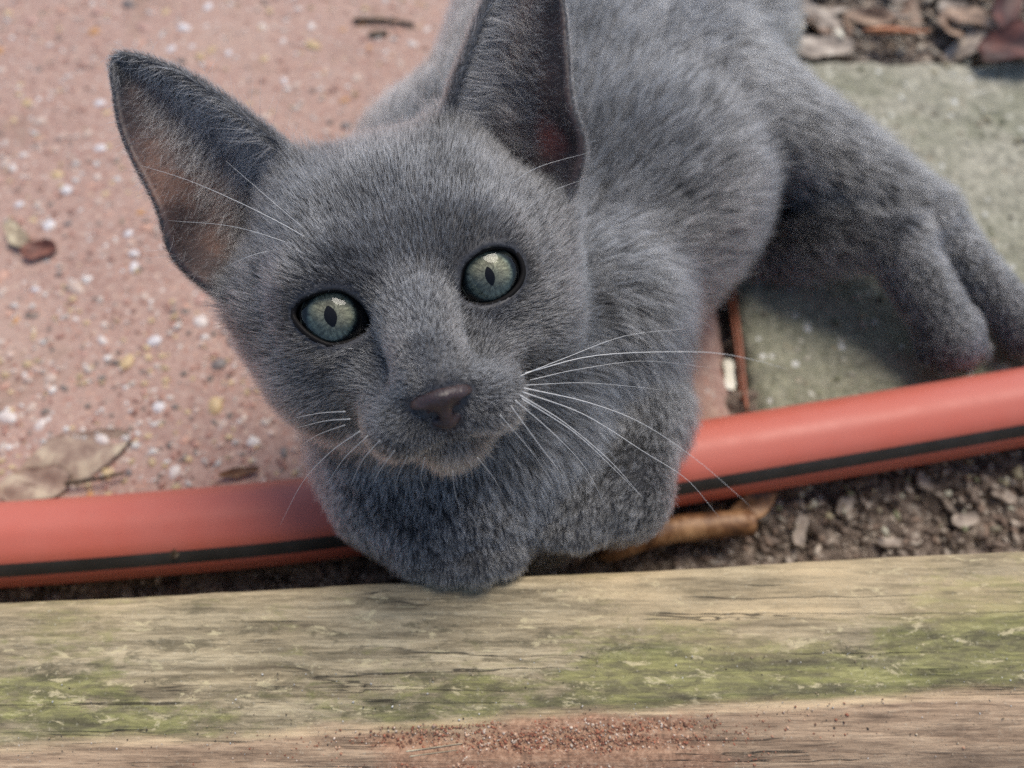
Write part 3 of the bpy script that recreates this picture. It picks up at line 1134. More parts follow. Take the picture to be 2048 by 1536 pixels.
# keep only the piece that belongs to the outside (drop inner pockets)
body = mesh_obj("body", V, Q, None, kitten)
NRM = nrm(sdf_grad(full_sdf, V, 0.35))
LV = w2h(V)

# ear masks per vertex
earw = np.zeros(len(V)); ear_t = np.zeros(len(V)); ear_s = np.zeros(len(V)); ear_front = np.zeros(len(V)); ear_k = np.full(len(V), -1)
near_ear = np.zeros(len(V)); ear_dt = np.zeros((len(V), 3)); ear_ds = np.zeros((len(V), 3))
for k in (0, 1):
    Pg, Ng, dtg, dsg, tt, ss = EARS[k]
    fl = Pg.reshape(-1, 3)
    m = np.where(((LV > fl.min(0) - 3) & (LV < fl.max(0) + 3)).all(1))[0]
    d, ix = nearest_ear(LV[m], k)
    hd = head_sdf(LV[m])
    near_ear[m] = np.maximum(near_ear[m], np.clip(1 - d / 9.0, 0, 1))
    w = np.clip((2.6 - d) / 1.0, 0, 1) * np.clip((hd + 0.2) / 1.5, 0, 1)
    earw[m] = w; ear_t[m] = tt[ix // 70]; ear_s[m] = ss[ix % 70]; ear_k[m] = np.where(w > 0, k, ear_k[m])
    Nl = NRM[m] @ HR3
    ear_front[m] = np.clip((Nl * Ng.reshape(-1, 3)[ix]).sum(1) * 2.5, -1, 1)
    ear_dt[m] = dtg.reshape(-1, 3)[ix] @ HR3.T
    ear_ds[m] = dsg.reshape(-1, 3)[ix] @ HR3.T
inner = earw * np.clip(ear_front * 2, 0, 1) * np.clip((ear_s - 0.10) / 0.15, 0, 1) * np.clip((0.97 - ear_t) / 0.10, 0, 1) * np.clip((ear_t - 0.16 - 0.12 * (1 - ear_s)) / 0.16, 0, 1)
raw = inner * np.clip(1 - np.hypot((ear_s - 0.86) / 0.13, (ear_t - 0.40) / 0.10), 0, 1) * (ear_k == 1)
MOUTH = [((0, -20.5, 15.2), (0, -24.4, 13.8)), ((0, -24.4, 13.8), (-4.2, -25.2, 12.4)), ((0, -24.4, 13.8), (4.2, -25.2, 12.4)), ((-4.2, -25.2, 12.4), (-8.6, -24.2, 7.5)), ((4.2, -25.2, 12.4), (8.6, -24.2, 7.5))]
mouth_d = np.min([s_cap(LV, a, b, 0.3, 0.3) for a, b in MOUTH], axis=0)
lip = np.clip(1 - mouth_d / np.where(np.abs(LV[:, 0]) < 2.5, 2.2, 1.5), 0, 1)
vattr(body, "inner", inner); vattr(body, "raw", np.clip(raw * 0.45, 0, 1)); vattr(body, "lip", lip)
body.data.materials.append(mat_skin())

# ------------------------------------------------------------------ nose
def nose_sdf(L):
    # broad flat leather: a wedge, wider at the top, over the tip of the muzzle
    f = s_ell(L, (0, -15.9, 14.2), (4.3, 2.1, 4.4))
    for s in (-1, 1):
        f = smin(f, s_ell(L, (s * 3.2, -16.5, 13.6), (2.1, 1.7, 3.8)), 1.2)
        f = smin(f, s_cap(L, (s * 4.3, -18.4, 12.9), (s * 0.8, -20.2, 14.4), 0.9, 0.9), 0.9)
    f = smin(f, s_cap(L, (0, -16.6, 16.4), (0, -20.4, 14.9), 1.5, 0.9), 1.0)
    for s in (-1, 1):
        f = smax(f, -s_cap(L, (s * 1.9, -18.6, 17.8), (s * 3.6, -18.0, 16.4), 0.9, 1.25), 0.3)
        f = smax(f, -s_cap(L, (s * 3.6, -18.0, 16.6), (s * 5.6, -17.2, 14.2), 1.2, 0.7), 0.3)
    f = smax(f, -s_cap(L, (0, -16.6, 18.7), (0, -21.5, 16.4), 0.34, 0.45), 0.35)
    return f

n_lo = np.array([-8.0, -24.0, 7.0]); n_hi = np.array([8.0, -9.0, 21.0])
Fn = build_grid(nose_sdf, n_lo, n_hi, 0.2)
Vn, Qn = surface_nets(Fn, n_lo, 0.2)
Vn = Vn - nrm(sdf_grad(nose_sdf, Vn, 0.08)) * nose_sdf(Vn)[:, None] * 0.8
nose = mesh_obj("nose", h2w(Vn), Qn, mat_nose(), kitten)

# ------------------------------------------------------------------ eyes
M_SCL = mat_wet("dark eye white", (0.012, 0.011, 0.011))
M_PUP = mat_wet("black pupil", (0.002, 0.002, 0.0025), 0.0)
M_IRIS = mat_iris()
M_LID = mat_wet("dark eyelid skin", (0.006, 0.005, 0.005), 0.06)
def mat_cornea():
    m = bpy.data.materials.new("clear wet cornea")
    m.use_nodes = True
    nt = m.node_tree
    nt.nodes.remove(nt.nodes["Principled BSDF"])
    tr = nt.nodes.new("ShaderNodeBsdfTransparent")
    gl = nt.nodes.new("ShaderNodeBsdfGlossy")
    gl.inputs["Roughness"].default_value = 0.02
    fr = nt.nodes.new("ShaderNodeFresnel"); fr.inputs["IOR"].default_value = 1.42
    mx_ = nt.nodes.new("ShaderNodeMixShader")
    nt.links.new(fr.outputs[0], mx_.inputs[0]); nt.links.new(tr.outputs[0], mx_.inputs[1]); nt.links.new(gl.outputs[0], mx_.inputs[2])
    nt.links.new(mx_.outputs[0], nt.nodes["Material Output"].inputs["Surface"])
    return m

M_CORNEA = mat_cornea()
GAZE_PX = [(658, 631), (982, 551)]
PUP = [(1.12, 1.95), (0.85, 1.75)]


def cap_mesh(R, rad, n_r, n_a, shape=None):
    """part of a sphere of radius R round +z, out to radius rad"""
    V, Fc = [(0, 0, R)], []
    for i in range(1, n_r + 1):
        for j in range(n_a):
            a = 2 * math.pi * j / n_a
            r = rad * i / n_r
            x, y = r * math.cos(a), r * math.sin(a)
            if shape: x, y = shape(x / rad, y / rad)
            V.append((x, y, math.sqrt(max(R * R - x * x - y * y, 0))))
    for j in range(n_a):
        Fc.append((0, 1 + j, 1 + (j + 1) % n_a))
    for i in range(n_r - 1):
        for j in range(n_a):
            a, b = 1 + i * n_a + j, 1 + i * n_a + (j + 1) % n_a
            Fc.append((a, a + n_a, b + n_a, b))
    return V, Fc


for k in (0, 1):
    C = EYES[k]
    # aim at the viewer through the gaze pixel
    o = w2h(CAM[None])[0]
    g_ = hpx(*GAZE_PX[k], 0.0)
    d = nrm((g_ - o)[None])[0]
    oc = o - C
    b = oc @ d
    disc = b * b - (oc @ oc - (EYE_R + 0.1) ** 2)
    hit = o + d * (-b - math.sqrt(max(disc, 0.01)))
    ax = nrm((hit - C)[None])[0]
    yy = np.array([0.0, 1, 0]); yy = nrm((yy - (yy @ ax) * ax)[None])[0]
    xx = np.cross(yy, ax)
    Rl = np.stack([xx, yy, ax], 1)
    Rw = HR3 @ Rl
    M4 = Matrix([[*map(float, Rw[i]), float(h2w(C)[i] * MM)] for i in range(3)] + [[0, 0, 0, 1]])
    # dark globe, open at the front
    Vg, Fg = [(0, 0, -EYE_R)], []
    z_open = math.sqrt(EYE_R ** 2 - 5.15 ** 2)
    rings = 26
    for i in range(rings):
        th = math.pi * (1 - (i + 1) / rings) + math.asin(5.15 / EYE_R) * (i + 1) / rings
        for j in range(48):
            a = 2 * math.pi * j / 48
            Vg.append(((EYE_R - 0.12) * math.sin(th) * math.cos(a), (EYE_R - 0.12) * math.sin(th) * math.sin(a), (EYE_R - 0.12) * math.cos(th)))
    Fg = [(0, 1 + (j + 1) % 48, 1 + j) for j in range(48)]
    for i in range(rings - 1):
        for j in range(48):
            p0, p1 = 1 + i * 48 + j, 1 + i * 48 + (j + 1) % 48
            Fg.append((p0, p1, p1 + 48, p0 + 48))
    eye = mesh_obj("eye", Vg, Fg, M_SCL, kitten)
    eye.matrix_local = M4
    # iris: a shallow dish behind the cornea
    Vc, Fc = cap_mesh(26.0, 5.4, 12, 56)
    Vc = [(x, y, z - 26.0 + z_open + 0.45) for x, y, z in Vc]
    mesh_obj("iris", Vc, Fc, M_IRIS, eye)
    pw, ph = PUP[k]

    def slit(x, y, pw=pw, ph=ph):
        return (x * pw * (1 - 0.35 * y * y), y * ph)
    Vc, Fc = cap_mesh(26.0, 1.0, 8, 40, slit)
    Vc = [(x, y, z - 26.0 + z_open + 0.50) for x, y, z in Vc]
    mesh_obj("pupil", Vc, Fc, M_PUP, eye)
    Vc, Fc = cap_mesh(EYE_R, 7.6, 20, 56)
    mesh_obj("cornea", Vc, Fc, M_CORNEA, eye)
    # lid margin
    ring = []
    for (x, y) in closed_curve(APER[k][::4], 72):
        q = np.array([x, y, 0.0])
        dx, dy = x - C[0], y - C[1]
        z = C[2] + math.sqrt(max((EYE_R + 0.35) ** 2 - dx * dx - dy * dy, 2.0))
        f_ = (140 - z) / 141.0
        ring.append((x * f_, y * f_, z))
    ring = np.array(ring)
    Vt, Ft = tube(h2w(ring), 0.52, 8, closed=True)
    mesh_obj("eyelid", Vt, Ft, M_LID, kitten)

# ------------------------------------------------------------------ fur
fv = lambda P: full_sdf(P)
tri = np.concatenate([Q[:, [0, 1, 2]], Q[:, [0, 2, 3]]])
e1 = V[tri[:, 1]] - V[tri[:, 0]]; e2 = V[tri[:, 2]] - V[tri[:, 0]]
area = 0.5 * np.linalg.norm(np.cross(e1, e2), axis=1)

# per-vertex fields: flow, length (mm), density (hairs per mm2), radius
hd = np.full(len(V), 40.0)
nearh = np.linalg.norm(LV - np.array([0, 0, -20]), axis=1) < 62
hd[nearh] = head_sdf(LV[nearh])
headw = np.exp(-np.clip(hd, 0, 40) / 4.0)
bw = []
flows = []
HEADC = h2w((0, 0, -30))
for q in BODY:
    d = s_cap(V, *q[1:5]) if q[0] == "cap" else s_ell(V, q[1], q[2], q[3])
    bw.append(np.exp(-np.clip(d, 0, 40) / 4.0))
    if q[0] == "cap": flows.append(nrm((q[2] - q[1])[None])[0])
    else: flows.append(None)
tail = px(1330, -250, 300)
RUMP = px(1300, 60, 262)
body_flow = nrm(0.8 * nrm(V - HEADC) + 0.7 * nrm(RUMP - V) * (np.linalg.norm(RUMP - V, axis=1) > 40)[:, None] + np.array([0.25, 0.1, -0.55]))
down = np.array([0.0, -0.35, -1.0])
fl = np.zeros_like(V)
LIMB = {3: 1.2, 5: 1.0, 6: 1.2, 7: 1.2, 14: 1.0, 15: 1.3, 17: 1.0, 18: 1.3}
CHEST = {0, 1, 2}
for k_, (w, f_) in enumerate(zip(bw, flows)):
    if k_ in LIMB: fl += (w * LIMB[k_])[:, None] * (f_ + np.array([0, 0, -0.15]))
    elif k_ in CHEST: fl += w[:, None] * nrm(0.7 * nrm(V - HEADC) + down * 0.6)
    elif k_ == 4 or 20 <= k_ < 28 or k_ == 34: fl += w[:, None] * nrm(-UPV + 0.35 * FWD + (0.006 * (V - px(925, 1060, 175)) @ RGT)[:, None] * RGT)
    elif k_ >= 20 or k_ in (16, 19): fl += w[:, None] * nrm(np.array([0.55, -0.75, -0.2]))
    else: fl += w[:, None] * body_flow
# head: away from the nose, over the skull
NOSE = np.array([0, -14.5, 13.0])
rad = LV - NOSE
hf = nrm(rad + np.array([0, 0, -6.0]))
hf = hf @ HR3.T
fl += (headw * 2.5)[:, None] * hf
# ears: towards the tip outside, across towards the outer rim inside
ef = np.where((ear_front > 0)[:, None], 0.55 * ear_dt + 0.85 * ear_ds, ear_dt - 0.15 * ear_ds)
fl = fl * (1 - earw)[:, None] + (earw * 3)[:, None] * ef
fl = fl - (fl * NRM).sum(1, keepdims=True) * NRM
fl = nrm(fl)

hsum = headw / (headw + sum(bw) + 1e-6)
length = 7.4 + 0 * hsum
toes = sum(bw[20:])
pawk = (bw[4] + bw[16] + bw[19] + 0.5 * bw[7] + toes) / (sum(bw) + 1e-6)
limbw = sum(bw[k] for k in (3, 4, 6, 7, 15, 16, 18, 19)) + toes
limbw = limbw / (sum(bw) + 1e-6)
length = length * (1 - limbw) + 2.9 * limbw
bellyw = bw[13] / (sum(bw) + 1e-6)
length = length + 3 * bellyw - 1.2 * pawk
dist_nose = np.linalg.norm(rad, axis=1)
hlen = np.interp(dist_nose, [0, 4, 9, 16, 26, 40, 60], [1.1, 1.2, 1.4, 1.9, 2.5, 3.3, 4.4])
chin = np.clip((-22 - LV[:, 1]) / 4, 0, 1) * np.clip((LV[:, 2] + 12) / 8, 0, 1)
hlen = hlen + 2.0 * chin
hm = np.clip(headw * 1.6 - 0.2, 0, 1)
length = length * (1 - hm) + hlen * hm
length = length + 4.5 * near_ear * (1 - earw) * (LV[:, 2] > -26)
length = length * (1 - earw) + (1.5 + 0.9 * (1 - ear_t) - 0.7 * np.clip((ear_s - 0.8) / 0.2, 0, 1)) * earw
dens = 4.2 * (1 - hm) + hm * np.interp(dist_nose, [0, 8, 14, 30, 60], [34, 26, 16, 11, 8])
dens = dens * (1 + 0.8 * limbw * (1 - hm))
dens = np.where(earw > 0.5, 13.0, dens)
dens = dens * (1 - 0.985 * np.clip(inner * 1.3, 0, 1))
radius = 0.062 * (1 - hm) + 0.036 * hm
radius = np.where(earw > 0.5, 0.034, radius)
# bare: eye openings, nose leather, lips
for k in (0, 1):
    sc_ = (140 - LV[:, 2]) / 141.0
    m = (np.linalg.norm(LV - EYES[k], axis=1) < 14)
    dd = s_poly(LV[m, 0] / sc_[m], LV[m, 1] / sc_[m], APER[k][::2])
    dens[m] *= np.clip((dd - 0.35) / 0.6, 0, 1)
    length[m] = np.minimum(length[m], 0.6 + 1.0 * np.clip(dd, 0, 3))
mN = dist_nose < 14
dens[mN] *= np.clip((nose_sdf(LV[mN]) - 0.1) / 0.5, 0, 1)
dens *= 1 - np.clip(lip * 1.6 - 0.2, 0, 0.93)
length *= np.clip(0.35 + mouth_d / 4.0, 0.35, 1)
# nothing under the timber / under the ground, sparser on the far side
facing = (NRM * nrm(CAM - V)).sum(1)
dens *= np.interp(facing, [-0.9, -0.45, -0.1], [0.25, 0.4, 1.0])
dens *= np.clip((V[:, 2] + 1.0) / 2.0, 0, 1)
# warm zones and tone of the coat
warm = np.clip(0.22 * chin * np.clip(1 - np.abs(LV[:, 0]) / 15, 0, 1) * np.clip((-24.5 - LV[:, 1]) / 3, 0, 1), 0, 0.5)
shade = 0.5 + 0.20 * vnoise(V, 7, 41) + 0.14 * vnoise(V, 2.6, 42)
# faint mottled ghost markings on the forehead and the cheeks
shade -= hm * 0.20 * np.clip(vnoise(LV * np.array([1.0, 0.45, 0.5]), 4.2, 44) * 1.6, 0, 1)
shade += hm * 0.20 * np.clip(1 - s_cap(LV, (0, -4, 2), (0, -11, 12), 2.5, 3.5) / 3.5, 0, 1)  # highlight along the nose bridge, painted into the coat tone
for xs_ in (3.2, 8.0, 13.5):                                   # the faint M of the brow
    for sg in (-1, 1):
        shade -= hm * 0.19 * np.clip(1 - np.abs(LV[:, 0] - sg * (xs_ + 0.16 * (LV[:, 1] - 8)) - 1.2 * vnoise(LV, 6, 50)) / 1.5, 0, 1) * np.clip((LV[:, 1] - 4) / 5, 0, 1)
        shade -= hm * 0.16 * np.clip(1 - s_cap(LV, (sg * 16, -7, -4), (sg * 29, -11, -20), 1.0, 1.6) / 2.5, 0, 1)
        shade -= hm * 0.14 * np.clip(1 - s_cap(LV, (sg * 13, -16, -2), (sg * 27, -20, -18), 1.0, 1.6) / 2.5, 0, 1)
        shade -= hm * 0.05 * np.clip(1 - s_cap(LV, (sg * 6.5, -3, -1), (sg * 7.5, -12, 8), 0.6, 0.8) / 1.8, 0, 1)


def hairs(n_per, vlen, vrad, lift0, lift1, spread, clump, seed, vtint, vwarm, flow, cell=0.9, curl=0.0, ctv=0.42):
    rg = np.random.default_rng(seed)
    lam = area * n_per[tri].mean(1)
    cnt = np.floor(lam + rg.random(len(lam))).astype(int)
    ti = np.repeat(np.arange(len(tri)), cnt)
    n = len(ti)
    r1, r2 = np.sqrt(rg.random(n)), rg.random(n)
    W = np.stack([1 - r1, r1 * (1 - r2), r1 * r2], 1)
    T3 = tri[ti]
    lerp = lambda A: (A[T3] * (W[..., None] if A.ndim == 2 else W)).sum(1)
    p = lerp(V); nn = nrm(lerp(NRM)); t = lerp(flow)
    t = nrm(t - (t * nn).sum(1, keepdims=True) * nn)
    L = lerp(vlen) * rg.uniform(0.65, 1.25, n)
    R = lerp(vrad) * rg.uniform(0.7, 1.25, n)
    b = np.cross(nn, t)
    # slow swirls plus each hair's own stray
    a = spread * (0.9 * vnoise(p, 5.0, seed + 5) + 0.6 * vnoise(p, 1.8, seed + 6) + 0.7 * rg.normal(0, 1, n))
    t = t * np.cos(a)[:, None] + b * np.sin(a)[:, None]
    l0 = lift0 + 0.22 * rg.normal(0, 1, n) + 0.25 * vnoise(p, 2.5, seed + 7)
    # clumps: neighbours lean to a shared point
    c0 = np.floor(p / cell).astype(np.int64)
    best = np.full(n, 1e9); q = np.zeros((n, 3)); ctint = np.zeros(n)
    for ox in (-1, 0, 1):
        for oy in (-1, 0, 1):
            for oz in (-1, 0, 1):
                ci = c0 + np.array([ox, oy, oz])
                cq = (ci + np.stack([hash3(ci[:, 0], ci[:, 1], ci[:, 2], seed + 30 + k * 7) for k in range(3)], 1)) * cell
                dd_ = ((cq - p) ** 2).sum(1)
                m_ = dd_ < best
                best[m_] = dd_[m_]; q[m_] = cq[m_]
                ctint[m_] = hash3(ci[m_, 0], ci[m_, 1], ci[m_, 2], seed + 71)
    dq = q - p
    dq -= (dq * nn).sum(1, keepdims=True) * nn
    NP = 5
    pts = np.empty((n, NP, 3)); pts[:, 0] = p - nn * 0.1
    cur = pts[:, 0].copy()
    side = rg.normal(0, curl, n) if curl else np.zeros(n)
    for j in range(1, NP):
        f_ = (j - 0.5) / (NP - 1)
        ang = l0 * (1 - f_) + lift1 * f_
        d = np.cos(ang)[:, None] * t + np.sin(ang)[:, None] * nn + (side * f_)[:, None] * b
        cur = cur + nrm(d) * (L / (NP - 1))[:, None]
        pts[:, j] = cur
    for j in range(1, NP):
        pts[:, j] += dq * (clump * np.clip(L / (2.6 * cell), 0, 1))[:, None] * (j / (NP - 1)) ** 1.5
    prof = np.array([1.0, 1.0, 0.85, 0.6, 0.22])
    rad_ = R[:, None] * prof[None]
    tint = np.clip(lerp(vtint) + 0.24 * rg.normal(0, 1, n) + ctv * (ctint - 0.5), 0.0, 1)
    return pts, rad_, tint, np.clip(lerp(vwarm), 0, 1)


def hair_object(name, sets, mat, parent):
    pts = np.concatenate([s[0] for s in sets]); rad_ = np.concatenate([s[1] for s in sets])
    tint = np.concatenate([s[2] for s in sets]); wm = np.concatenate([s[3] for s in sets])
    n, NP = pts.shape[:2]
    hc = bpy.data.hair_curves.new(name)
    hc.add_curves([NP] * n)
    hc.attributes["position"].data.foreach_set("vector", (pts * MM).astype(np.float32).ravel())
    if "radius" not in hc.attributes: hc.attributes.new("radius", 'FLOAT', 'POINT')
    hc.attributes["radius"].data.foreach_set("value", (rad_ * MM).astype(np.float32).ravel())
    hc.attributes.new("tint", 'FLOAT', 'CURVE').data.foreach_set("value", tint.astype(np.float32))
    hc.attributes.new("warm", 'FLOAT', 'CURVE').data.foreach_set("value", wm.astype(np.float32))
    hc.materials.append(mat)
    o = bpy.data.objects.new(name, hc)
    COL.objects.link(o)
    o.parent = parent
    print(name, n, "hairs")
    return o


M_FUR = mat_fur("blue grey fur", (0.009, 0.0088, 0.0088), (0.047, 0.0465, 0.0468), (0.54, 0.537, 0.535))
rim = earw * np.clip((np.abs(ear_s - 0.5) - 0.40) / 0.08, 0, 1)
shade = shade + 0.22 * rim
guard_d = np.clip(dens, 0, 14) * (0.05 + 0.07 * hm)
coat = hairs(dens * np.clip(hm * 1.6 + earw, 0, 1), length, radius, 0.90, 0.30, 0.22, 0.72, 101, shade, warm, fl, 0.8)
locks = hairs(dens * 1.25 * (1 - np.clip(hm * 1.6 + earw, 0, 1)), length, radius * 0.9, 0.85, 0.22, 0.20, 0.80, 131, shade - 0.03, warm, fl, 2.0, 0.0, 0.62)
guard = hairs(guard_d, length * 1.18, radius * 1.25, 0.95, 0.42, 0.25, 0.45, 151, np.full(len(V), 0.98), warm, fl, 0.8)
fur = hair_object("fur", [coat, locks, guard], M_FUR, kitten)
tag(fur, kind="stuff")

# long thin hairs inside the ears, sweeping out from the inner rim
infront = earw * np.clip(ear_front * 2, 0, 1)
edens = infront * np.clip(1 - ear_s / 0.8, 0, 1) ** 0.4 * 4.4 * np.clip((0.98 - ear_t) / 0.2, 0, 1) + infront * 0.8
elen = 3.5 + 7.5 * np.clip(1 - ear_t, 0, 1) * np.clip(1 - ear_s * 0.8, 0, 1)
erad = np.full(len(V), 0.04)
eflow = nrm(0.95 * ear_dt * 0.45 + ear_ds)
etuft = hairs(edens, elen, erad, 0.75, -0.15, 0.3, 0.9, 202, shade * 0 + 0.8, warm * 0 + 0.06, eflow, 1.6, 0.35)
M_EARFUR = mat_fur("pale ear hair", (0.06, 0.055, 0.055), (0.24, 0.23, 0.23), (0.6, 0.59, 0.58))
ear_fur = hair_object("ear_fur", [etuft], M_EARFUR, kitten)
tag(ear_fur, kind="stuff")

# ------------------------------------------------------------------ whiskers
M_WHISK = NT("white whisker").set(Base_Color=(0.8, 0.79, 0.76), Roughness=0.3).m
WH = [  # pixel path with depth, root radius mm
    ([(1040, 752, 133), (1130, 716, 140), (1250, 672, 150), (1372, 657, 160)], 0.065),
    ([(1050, 746, 134), (1200, 710, 146), (1400, 704, 162), (1500, 718, 170), (1572, 738, 176)], 0.085),
    ([(1052, 770, 132), (1180, 766, 142), (1330, 780, 154)], 0.05),
    ([(1048, 776, 131), (1180, 806, 140), (1290, 850, 150), (1400, 925, 160), (1500, 1012, 168)], 0.085),
    ([(1046, 784, 130), (1170, 830, 138), (1290, 905, 147), (1375, 960, 154), (1438, 1034, 160)], 0.08),
    ([(1040, 790, 129), (1130, 846, 135), (1220, 922, 142), (1286, 996, 148)], 0.09),
    ([(1044, 797, 129), (1150, 866, 136), (1230, 940, 143), (1280, 990, 148)], 0.08),
    ([(1030, 800, 128), (1110, 870, 134), (1170, 935, 140), (1208, 1006, 145)], 0.07),
    ([(1022, 812, 128), (1075, 885, 132), (1120, 945, 136), (1145, 992, 140)], 0.06),
    ([(1060, 760, 134), (1160, 738, 142), (1290, 722, 153), (1420, 735, 164)], 0.05),
    ([(1000, 830, 128), (1060, 900, 132), (1110, 970, 137)], 0.045),
    ([(690, 823, 130), (642, 826, 135), (588, 836, 141)], 0.07),
    ([(700, 838, 129), (650, 842, 134), (592, 856, 140)], 0.07),
    ([(690, 850, 130), (640, 868, 136), (600, 892, 142)], 0.05),
    ([(720, 862, 128), (660, 905, 136), (605, 965, 146), (560, 1050, 156)], 0.06),
    ([(735, 872, 128), (690, 915, 133), (655, 965, 139)], 0.055),
    ([(760, 880, 127), (722, 925, 132), (700, 975, 138)], 0.05),
    ([(790, 900, 127), (760, 940, 131), (745, 970, 135)], 0.04),
    ([(815, 912, 126), (795, 955, 130), (790, 990, 134)], 0.035),
    ([(648, 505, 143), (600, 468, 141), (500, 415, 139), (380, 362, 139), (282, 331, 141)], 0.07),
    ([(650, 490, 144), (600, 450, 142), (530, 390, 141), (452, 322, 142)], 0.055),
    ([(612, 505, 144), (560, 480, 142), (460, 452, 141), (336, 441, 143)], 0.055),
    ([(548, 500, 146), (500, 512, 146), (446, 537, 148)], 0.05),
    ([(1022, 366, 150), (1080, 333, 149), (1182, 304, 152)], 0.05),
    ([(1050, 420, 148), (1110, 380, 147), (1190, 352, 150)], 0.035),
    ([(850, 915, 127), (842, 955, 130), (850, 985, 133)], 0.035),
    ([(905, 940, 127), (910, 985, 130), (925, 1030, 134)], 0.03),
    ([(955, 915, 128), (990, 960, 132), (1015, 1010, 137)], 0.035),
]
for pth, r in WH:
    P_ = open_curve([px(*q) for q in pth], 22)
    rr = r * np.linspace(1, 0.22, 22)
    Vt, Ft = tube(P_, rr, 6)
    mesh_obj("whisker", Vt, Ft, M_WHISK, kitten)

# ================================================================== LITTER
def leaf(name, c, length, width, yaw, curl=0.3, fold=0.2, pitch=0.0, rollx=0.0, mat=None, seed=0, thick=0.25, pointed=1.0):
    """a dry leaf: curved blade with a midrib fold and uneven rim; c centre (mm)"""
    rg = random.Random(seed)
    nu, nv = 14, 9
    top = []
    for i in range(nu):
        u = i / (nu - 1)
        w = width * 0.5 * (math.sin(math.pi * min(max(u, 0.02), 0.98)) ** (0.7 * pointed)) * (1 + 0.12 * math.sin(9 * u + seed) + rg.uniform(-.06, .06))
        for j in range(nv):
            s = -1 + 2 * j / (nv - 1)
            x = (u - 0.5) * length
            y = s * w
            z = fold * abs(y) + curl * length * ((u - 0.5) ** 2) * 1.2 + 0.05 * width * math.sin(7 * u + 3 * s + seed) - curl * y * y / max(width, .1) * 0.8
            top.append((x, y, z))
    top = np.array(top)
    N = np.tile([0, 0, thick], (len(top), 1))
    Vv = np.vstack([top, top - N])
    Fc = []
    n0 = nu * nv
    for i in range(nu - 1):
        for j in range(nv - 1):
            a = i * nv + j
            Fc.append((a, a + nv, a + nv + 1, a + 1))
            Fc.append((n0 + a, n0 + a + 1, n0 + a + nv + 1, n0 + a + nv))
    rim = [i * nv for i in range(nu)] + [(nu - 1) * nv + j for j in range(1, nv)] + [i * nv + nv - 1 for i in range(nu - 2, -1, -1)] + [j for j in range(nv - 2, 0, -1)]
    for a, b in zip(rim, rim[1:] + rim[:1]):
        Fc.append((a, b, n0 + b, n0 + a))
    o = mesh_obj(name, Vv, Fc, mat)
    o.location = tuple(np.asarray(c) * MM)
    o.rotation_euler = (rollx, pitch, yaw)
    return o


def twig(name, pts, r, mat, seg=8, taper=0.7, knots=0.15, seed=1):
    P_ = open_curve(pts, 24)
    rr = r * np.linspace(1, taper, 24) * (1 + knots * np.sin(np.arange(24) * 1.7 + seed))
    rr[0] *= 0.6; rr[-1] *= 0.5
    Vt, Ft = tube(P_, rr, seg)
    return mesh_obj(name, Vt, Ft, mat)


ML_BROWN = mat_leaf("brown dry leaf", srgb(102, 80, 66), srgb(156, 128, 106), srgb(194, 168, 144))
ML_GREY = mat_leaf("grey leaf litter", srgb(112, 100, 90), srgb(164, 150, 136), srgb(204, 192, 176))
ML_RED = mat_leaf("dark red brown leaf", srgb(48, 24, 22), srgb(78, 42, 36), srgb(112, 66, 54))
ML_BROWNRED = mat_leaf('red brown scrap', srgb(84, 50, 42), srgb(122, 76, 62), srgb(160, 116, 98))
ML_ORANGE = mat_leaf("orange brown leaf", srgb(138, 82, 52), srgb(186, 122, 84), srgb(206, 150, 112))
ML_PALE = mat_leaf("pale chip", srgb(214, 206, 180), srgb(238, 232, 212), srgb(246, 242, 230), 0.5)
ML_AMBER = mat_leaf("amber stalk", srgb(66, 42, 26), srgb(112, 76, 46), srgb(170, 132, 94), 0.55)
ML_NEEDLE = mat_leaf("pine needle", srgb(110, 60, 40), srgb(150, 88, 62), srgb(176, 112, 84), 0.4)
ML_TWIG = mat_leaf("dark twig", srgb(48, 40, 28), srgb(78, 64, 46), srgb(110, 92, 68))
ML_FADED = mat_leaf("faded brown leaf", srgb(126, 100, 86), srgb(158, 134, 116), srgb(196, 178, 152))
ML_PAPER = mat_leaf("faded leaf skeleton", srgb(120, 104, 84), srgb(164, 148, 122), srgb(206, 194, 164))

# leaf litter in the corner behind the mossy slab
rl = random.Random(21)
lit = []
for i in range(36):
    u, v = rl.uniform(1535, 2110), rl.uniform(-60, 108)
    if v > 108 - (u - 1620) * 0.0 or (v > 70 and u < 1640): continue
    p = on_z(u, v, 0)
    if p[1] < my + 2.0: continue
    mt = ML_GREY if rl.random() < 0.6 else ML_BROWN
    o = leaf("leaf_litter_piece", p + np.array([0, 0, -0.5 + rl.uniform(-2, 4)]), rl.uniform(11, 24), rl.uniform(6, 12), rl.uniform(0, 6.28), rl.uniform(-.4, .6), rl.uniform(0, .4), rl.uniform(-.4, .4), rl.uniform(-.5, .5), mt, i, pointed=rl.uniform(.4, 1.2))
    ln, tn = o.dimensions.x * 1000, mt is ML_GREY
    where = ("beside the kitten's rump", "under the white wood chip", "left of the orange leaf", "right of the orange leaf", "left of the dark red leaves", "touching the dark red leaves")[sum(u > q for q in (1580, 1680, 1790, 1880, 1975))]
    row = "along the slab edge" if v > 72 else ("midway up the litter" if v > 22 else "topmost in the litter")
    tag(o, "%s %s leaf fragment %s, %s" % ("large" if ln > 17 else ("middling" if ln > 13.5 else "small"), "grey" if tn else "brown", where, row), "leaf", "leaf fragments in the litter")


def samp_litter(rg):
    p = on_z(rg.uniform(1480, 2130), rg.uniform(-90, 130), 0)
    return np.array([p[0], p[1], -3 + rg.uniform(-2, 2)]) if p[1] > my + 1 else None

